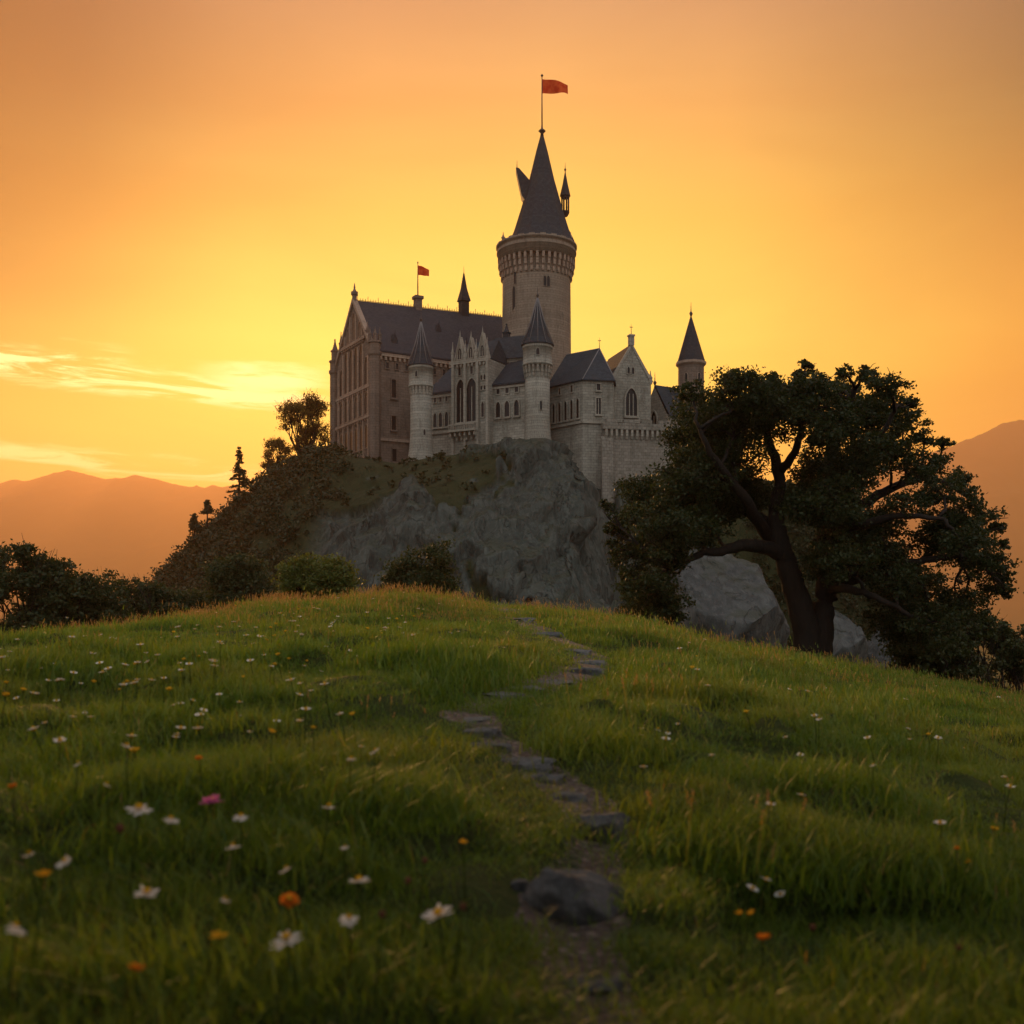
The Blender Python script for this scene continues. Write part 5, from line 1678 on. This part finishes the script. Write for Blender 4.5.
sets = [(3900, 0.9, 4.5, 0, 4), (6200, 4.0, 9.0, 0, 4), (9000, 8.0, 16, 4, 4), (15000, 15, 27, 8, 4), (4200, 26, 42, 8, 4), (1500, 9, 18, 12, 3), (7500, 16, 30, 12, 3), (500, 3, 9, 12, 3)]
gx_, gy_, gv, gs = [], [], [], []
for n, d0, d1, v0, nv in sets:
    x, y = scatter(n, d0, d1)
    gx_.append(x); gy_.append(y); gv.append(v0 + RNG.integers(0, nv, n)); gs.append(RNG.uniform(0.75, 1.25, n))
gx_ = np.concatenate(gx_); gy_ = np.concatenate(gy_); gv = np.concatenate(gv); gs = np.concatenate(gs)
pd = path_dist(gx_, gy_)
hn = fbm(np.stack([gx_ * 1.5, gy_ * 1.5, gx_ * 0 + 5], -1), 3)
tcx, tcy, tcr = [], [], []
for n_, d0, d1, r0, r1 in ((150, 1.0, 9.0, 0.16, 0.38), (420, 8.0, 27.0, 0.25, 0.62)):
    x, y = scatter(n_, d0, d1); tcx.append(x); tcy.append(y); tcr.append(RNG.uniform(r0, r1, n_))
tcx, tcy, tcr = map(np.concatenate, (tcx, tcy, tcr)); tstr = RNG.uniform(0.55, 1.25, len(tcx))
tq = np.zeros(len(gx_))
for a in range(0, len(gx_), 3000):
    b = slice(a, a + 3000)
    q = ((gx_[b, None] - tcx) ** 2 + (gy_[b, None] - tcy) ** 2) / tcr ** 2
    tq[b] = (np.exp(-q) * tstr).max(1)
mA, mB = mound_mix(gx_, gy_)
mm = np.maximum(mA, mB)
mod = np.clip(0.38 + 0.55 * tq + 0.45 * hn + 0.75 * mm, 0.25, np.where(gy_ < 5, 1.45, 1.8))
edgeb = np.where((pd > 1.0) & (pd < 2.6), 1.25, 1.0)
gs = gs * mod * edgeb
# short trodden grass on the near side of the path
for dl, f_ in ((0.25, 0.4), (0.5, 0.4), (0.8, 0.45), (1.1, 0.5), (1.5, 0.5), (2.0, 0.55)):
    dl = dl * (1 + np.clip(gy_ - 6, 0, 20) / 9)
    q = path_dist(gx_ * (1 + dl / gy_), gy_ + dl * (0.5 + gy_ / 14))
    gs = np.where((q < 1.0) & (pd > 1.0), np.minimum(gs, f_), gs)
heads = gv >= 12
gs = np.where(heads, np.clip(gs, 0.5, 1.15), gs)
# seed heads: thick on the left crest, sparse elsewhere
dens = np.where(heads, np.clip(np.where(gy_ < 14, 0.02, 0.2) + 0.9 * (gx_ < 0.02 * gy_) * np.clip((gy_ - 15) / 8, 0, 1), 0, 1), 1.0)
gs = np.where((pd < 3.2) & (gy_ < 4), np.minimum(gs, 0.6), gs)
keep_ = (pd > np.where(gy_ < 4, 1.2, 1.02) + 0.6 * heads + 0.12 * np.sin(gx_ * 9)) & (RNG.random(len(gx_)) < dens)
# grass creeping over the path here and there
BANDS = ((2.02, 2.22), (2.5, 2.72), (3.5, 3.75))
creep = (pd < 1.02) & ((hn > 0.35) | ((pd > 0.78) & (gy_ > 3))) & ~heads & (RNG.random(len(gx_)) < 0.5)
for y0, y1 in BANDS: creep |= (pd < 1.2) & (gy_ > y0) & (gy_ < y1) & (RNG.random(len(gx_)) < 0.75) & ~heads
gs[creep] *= np.where(gy_[creep] < 3, 0.4, 0.6)
keep_ |= creep
keep_ &= (RNG.random(len(gx_)) < np.clip(0.40 + 0.3 * tq + 0.4 * hn + 0.6 * mm, 0.42, 1)) | heads
gx_, gy_, gv, gs = gx_[keep_], gy_[keep_], gv[keep_], gs[keep_]
gzv = ground_z(gx_, gy_)
me = bpy.data.meshes.new('grass')
me.vertices.add(len(gx_)); me.vertices.foreach_set('co', np.stack([gx_, gy_, gzv], -1).astype(np.float32).ravel())
at = me.attributes.new('rot', 'FLOAT_VECTOR', 'POINT')
at.data.foreach_set('vector', np.stack([RNG.normal(size=len(gx_)) * 0.12, RNG.normal(size=len(gx_)) * 0.12, RNG.uniform(0, 6.283, len(gx_))], -1).astype(np.float32).ravel())
at = me.attributes.new('siz', 'FLOAT_VECTOR', 'POINT')
wx = np.clip(gs, 0.8, 1.3)
at.data.foreach_set('vector', np.stack([wx, wx, gs], -1).astype(np.float32).ravel())
at = me.attributes.new('var', 'INT', 'POINT'); at.data.foreach_set('value', gv.astype(np.int32))
grass = bpy.data.objects.new('grass', me); COL.objects.link(grass)
tag(grass, 'lush meadow grass with dry seed heads', kind='stuff')
ng = bpy.data.node_groups.new('grass_scatter', 'GeometryNodeTree')
ng.interface.new_socket(name='Geometry', in_out='INPUT', socket_type='NodeSocketGeometry')
ng.interface.new_socket(name='Geometry', in_out='OUTPUT', socket_type='NodeSocketGeometry')
gi = ng.nodes.new('NodeGroupInput'); go = ng.nodes.new('NodeGroupOutput')
iop = ng.nodes.new('GeometryNodeInstanceOnPoints'); ci = ng.nodes.new('GeometryNodeCollectionInfo')
ci.inputs['Collection'].default_value = gcol; ci.inputs['Separate Children'].default_value = True; ci.inputs['Reset Children'].default_value = True
def nattr(nm, ty):
    q = ng.nodes.new('GeometryNodeInputNamedAttribute'); q.data_type = ty; q.inputs['Name'].default_value = nm
    return q.outputs['Attribute']
e2r = ng.nodes.new('FunctionNodeEulerToRotation')
ng.links.new(nattr('rot', 'FLOAT_VECTOR'), e2r.inputs[0])
ng.links.new(gi.outputs[0], iop.inputs['Points']); ng.links.new(ci.outputs[0], iop.inputs['Instance'])
iop.inputs['Pick Instance'].default_value = True
ng.links.new(nattr('var', 'INT'), iop.inputs['Instance Index'])
ng.links.new(e2r.outputs[0], iop.inputs['Rotation']); ng.links.new(nattr('siz', 'FLOAT_VECTOR'), iop.inputs['Scale'])
ng.links.new(iop.outputs[0], go.inputs[0])
md = grass.modifiers.new('scatter', 'NODES'); md.node_group = ng


# ================================================================== wild flowers
def petal_mat(name, c, trans=0.3):
    m, N, out = newmat(name)
    geo = N.n('ShaderNodeNewGeometry')
    n = N.noise(geo.outputs['Position'], 60, 2)
    col = N.mix(n, tuple(x * 0.82 for x in c), c)
    d = N.n('ShaderNodeBsdfDiffuse'); N.put(d.inputs[0], col)
    t = N.n('ShaderNodeBsdfTranslucent'); N.put(t.inputs[0], col)
    mx = N.n('ShaderNodeMixShader'); mx.inputs[0].default_value = trans
    N.t.links.new(d.outputs[0], mx.inputs[1]); N.t.links.new(t.outputs[0], mx.inputs[2])
    N.t.links.new(mx.outputs[0], out.inputs[0])
    return m


M_WHITE = petal_mat('white_petals', (0.82, 0.80, 0.74))
M_YELL = petal_mat('yellow_petals', (0.75, 0.42, 0.03))
M_ORNG = petal_mat('orange_petals', (0.78, 0.26, 0.03))
M_PINK = petal_mat('pink_petals', (0.62, 0.18, 0.42))
M_BUD = petal_mat('brown_bud', (0.17, 0.075, 0.045), 0.1)
M_EYE = petal_mat('flower_eye', (0.70, 0.40, 0.03), 0.1)
M_STEM = petal_mat('green_stem', (0.06, 0.09, 0.02), 0.2)


def petals_mesh(r, n, cup, rng, width=0.42, z0=0.0):
    mb = MB()
    for i in range(n):
        a = 2 * math.pi * i / n + rng.normal() * 0.08; w_ = r * width * rng.uniform(0.85, 1.15)
        L_ = r * rng.uniform(0.88, 1.06); c_ = cup + rng.normal() * 0.12
        ca, sa = math.cos(a), math.sin(a); vs = []
        prof = ((0.14, 0.35), (0.45, 0.85), (0.78, 1.0), (0.95, 0.7), (1.0, 0.3))
        for (t, ww) in prof:
            x = L_ * t; z = z0 + c_ * L_ * t * t
            for s_ in (-1, 1):
                y = s_ * w_ * ww * 0.5
                vs.append((x * ca - y * sa, x * sa + y * ca, z - 0.03 * r * abs(s_)))
        fs = [[2 * j, 2 * j + 1, 2 * j + 3, 2 * j + 2] for j in range(4)]
        mb.add(vs, fs, True)
    return mb


def flower(name, label, px, py, wpx, kind, stem_h, seed, group):
    """flower head at the point of the sight line whose stem has length stem_h"""
    rng = np.random.default_rng(seed)
    ds = np.linspace(1.2, 40, 4000)
    x = xpx(px, ds); z = zpx(py, ds); g = base_z(x, ds) + lumps(x, ds)
    k_ = int(np.argmax(z - g < stem_h)); d = float(ds[k_])
    X_, Z_ = xpx(px, d), zpx(py, d)
    zg = gz(X_, d)
    H = max(0.06, Z_ - zg)
    r = wpx / F * d * 0.5 * 0.92
    t = thing(name, label, 'flower', (X_, d, zg), 0.0, group)
    bx_, by_ = rng.normal(size=2) * 0.03
    mb = MB(); mb.tube([(bx_, by_, -0.03), (bx_ * 0.4, by_ * 0.6, H * 0.5), (0, 0, H)], [0.0028, 0.0025, 0.002], 5)
    mb.build('stem', M_STEM, t)
    cols = {'white': M_WHITE, 'yellow': M_YELL, 'orange': M_ORNG, 'pink': M_PINK}
    tilt = (-0.04 + rng.normal() * 0.2, rng.normal() * 0.25, 0)
    if kind == 'bud':
        r *= 0.75; mb = MB(); mb.lathe([(r * 0.3, -r), (r * 0.9, -r * 0.3), (r, r * 0.3), (r * 0.7, r), (r * 0.1, r * 1.3)], 9)
        o = mb.build('bud', M_BUD, t); o.location = (0, 0, H)
        return t
    cup = {'white': 0.18, 'yellow': 0.5, 'orange': 0.45, 'pink': 0.35}[kind] + rng.normal() * 0.12
    npt = {'white': 17, 'yellow': 8, 'orange': 12, 'pink': 11}[kind]
    pm = petals_mesh(r, npt, cup, rng, 0.27 if kind == 'white' else 0.55)
    if kind in ('orange', 'pink'):
        pm2 = petals_mesh(r * 0.72, npt - 2, cup + 0.45, rng, 0.55, 0.06 * r); pm.add(pm2.v, pm2.f, True)
    o = pm.build('petals', cols[kind], t); o.location = (0, 0, H); o.rotation_euler = tilt
    mb = MB(); q = r * 0.30
    mb.lathe([(q * 0.8, -0.1 * r), (q, 0.02 * r), (q * 0.85, 0.12 * r), (q * 0.5, 0.19 * r), (q * 0.1, 0.21 * r)], 10)
    o = mb.build('flower_center', M_EYE, t); o.location = (0, 0, H + 0.01); o.rotation_euler = tilt
    return t


FL = [(139, 810, 30, 'white', .24, 'large white daisy left of the pink flower, biggest of the upper left daisies'),
      (171, 821, 18, 'white', .22, 'white daisy just right of the largest upper left daisy'),
      (286, 941, 36, 'white', .16, 'large white daisy nearest the bottom left, below an orange flower'),
      (438, 916, 37, 'white', .18, 'large cup shaped white daisy nearest the path'),
      (359, 882, 28, 'white', .2, 'wide white daisy with yellow eye above the small daisy left of the cup shaped one'),
      (349, 921, 22, 'white', .16, 'half open white daisy between the bottom large daisy and the cup shaped daisy'),
      (147, 895, 30, 'white', .2, 'wide white daisy below the largest upper left daisy'),
      (16, 930, 23, 'white', .18, 'white daisy at the left edge near the bottom'),
      (64, 864, 19, 'white', .2, 'tilted white daisy right of the small left edge daisy'),
      (29, 856, 16, 'white', .2, 'small white daisy near the left edge above the yellow flower'),
      (241, 818, 18, 'white', .22, 'white daisy just below and right of the pink flower'),
      (233, 848, 18, 'white', .22, 'white daisy two flowers below the pink one'),
      (329, 808, 18, 'white', .2, 'white daisy with a yellow eye alone in the left middle grass'),
      (286, 871, 17, 'white', .2, 'tilted white daisy above the orange flower'),
      (225, 902, 13, 'white', .18, 'small white daisy above the flat yellow flower'),
      (127, 747, 15, 'white', .2, 'white daisy on the left above the largest upper left daisy'),
      (78, 765, 11, 'white', .2, 'small white daisy left of the left middle pair'),
      (107, 786, 11, 'white', .2, 'small white daisy above and left of the largest upper left daisy'),
      (375, 752, 14, 'white', .2, 'round white daisy, right one of the pair left of the path'),
      (351, 760, 13, 'white', .2, 'round white daisy, left one of the pair left of the path'),
      (345, 849, 11, 'white', .18, 'small white daisy above the wide one with a yellow eye'),
      (819, 720, 9, 'white', .18, 'single white daisy on the right meadow below the oak'),
      (658, 730, 9, 'white', .18, 'white daisy just right of the path bend'),
      (668, 734, 7, 'white', .18, 'smaller white daisy touching the one right of the path bend'),
      (873, 766, 8, 'white', .18, 'small white daisy low on the right meadow'),
      (211, 803, 29, 'pink', .26, 'only pink purple flower in the left foreground'),
      (289, 902, 23, 'orange', .18, 'bright orange flower above the bottom large daisy'),
      (219, 937, 22, 'yellow', .15, 'flat yellow flower left of the bottom large daisy'),
      (136, 971, 20, 'orange', .13, 'dull orange flower lowest at the bottom left'),
      (43, 876, 18, 'yellow', .2, 'amber flower near the left edge'),
      (463, 843, 11, 'yellow', .2, 'small bright yellow flower left of the nearest path bend'),
      (764, 940, 16, 'orange', .15, 'orange flower at the bottom right'),
      (739, 914, 10, 'yellow', .17, 'left one of two yellow flowers at the bottom right'),
      (751, 914, 10, 'yellow', .17, 'right one of two yellow flowers at the bottom right'),
      (199, 759, 10, 'orange', .2, 'small orange flower in the left middle grass'),
      (13, 788, 10, 'orange', .2, 'small orange flower at the left edge'),
      (272, 732, 9, 'yellow', .2, 'small yellow flower in the middle of the left meadow'),
      (957, 849, 8, 'orange', .18, 'upper small orange flower far right in the grass'),
      (968, 862, 8, 'yellow', .18, 'lower small yellow flower far right in the grass'),
      (120, 829, 13, 'bud', .2, 'brown bud below the largest upper left daisy'),
      (408, 881, 10, 'bud', .22, 'brown bud right of the wide daisy with a yellow eye'),
      (463, 907, 11, 'bud', .22, 'brown bud just right of the cup shaped daisy'),
      (382, 915, 11, 'bud', .2, 'pinkish bud left of the cup shaped daisy'),
      (425, 861, 9, 'bud', .22, 'brown bud above the cup shaped daisy'),
      (813, 928, 10, 'bud', .17, 'pinkish bud right of the orange flower at the bottom right'),
      (959, 948, 8, 'bud', .17, 'pinkish bud at the far bottom right')]
NM = {'white': 'daisy', 'pink': 'pink_flower', 'orange': 'orange_flower', 'yellow': 'yellow_flower', 'bud': 'flower_bud'}
GPN = {'white': 'white daisies in the foreground', 'pink': None, 'orange': 'orange and yellow flowers in the grass', 'yellow': 'orange and yellow flowers in the grass', 'bud': 'flower buds in the grass'}
for i, (px, py, w_, kind, sh, lab) in enumerate(FL):
    flower(NM[kind], lab, px, py, w_, kind, sh, 100 + i, GPN[kind])

# distant small blossoms: too small to show parts, each one an object copied from one
rngf = np.random.default_rng(3)
protos = []
for i, (m_, r, npt) in enumerate(((M_WHITE, 0.022, 9), (M_WHITE, 0.018, 8), (M_YELL, 0.016, 7))):
    mb = petals_mesh(r, npt, 0.25, rngf, 0.7, 0.17)
    nfp = len(mb.f)
    mb.lathe([(0.007, 0.165), (0.007, 0.175), (0.002, 0.18)], 6)
    nfe = len(mb.f)
    mb.tube([(0, 0, -0.02), (0.005, 0, 0.1), (0, 0, 0.168)], 0.002, 4)
    o = mb.build('meadow_blossom', [m_, M_EYE, M_STEM], None)
    for j, pl in enumerate(o.data.polygons): pl.material_index = 0 if j < nfp else (1 if j < nfe else 2)
    protos.append(o)
used = [False] * 3
spots = []
for (x0, x1, y0, y1, n) in ((0, 330, 640, 730, 112), (200, 470, 605, 680, 84), (640, 1010, 640, 790, 44), (0, 420, 725, 800, 34), (470, 700, 620, 700, 12), (560, 1020, 780, 900, 16)):
    for _ in range(n): spots.append((rngf.uniform(x0, x1), rngf.uniform(y0, y1)))
for (px, py) in spots:
    hx, hy = ground_hit(px, py)
    if hy > 27 or path_dist([hx], [hy])[0] < 1.1: continue
    v = rngf.choice(3, p=(0.5, 0.35, 0.15))
    if not used[v]: o = protos[v]; used[v] = True
    else:
        o = protos[v].copy(); COL.objects.link(o)
    o.location = (hx, hy, gz(hx, hy)); o.rotation_euler = (rngf.normal() * 0.15, rngf.normal() * 0.15, rngf.uniform(0, 6.28))
    o.scale = [rngf.uniform(0.75, 1.35)] * 3
    if v < 2: tag(o, 'tiny white blossom scattered in the meadow grass', 'flower', 'tiny white blossoms in the meadow')
    else: tag(o, 'tiny yellow blossom scattered in the meadow grass', 'flower', 'tiny yellow blossoms in the meadow')
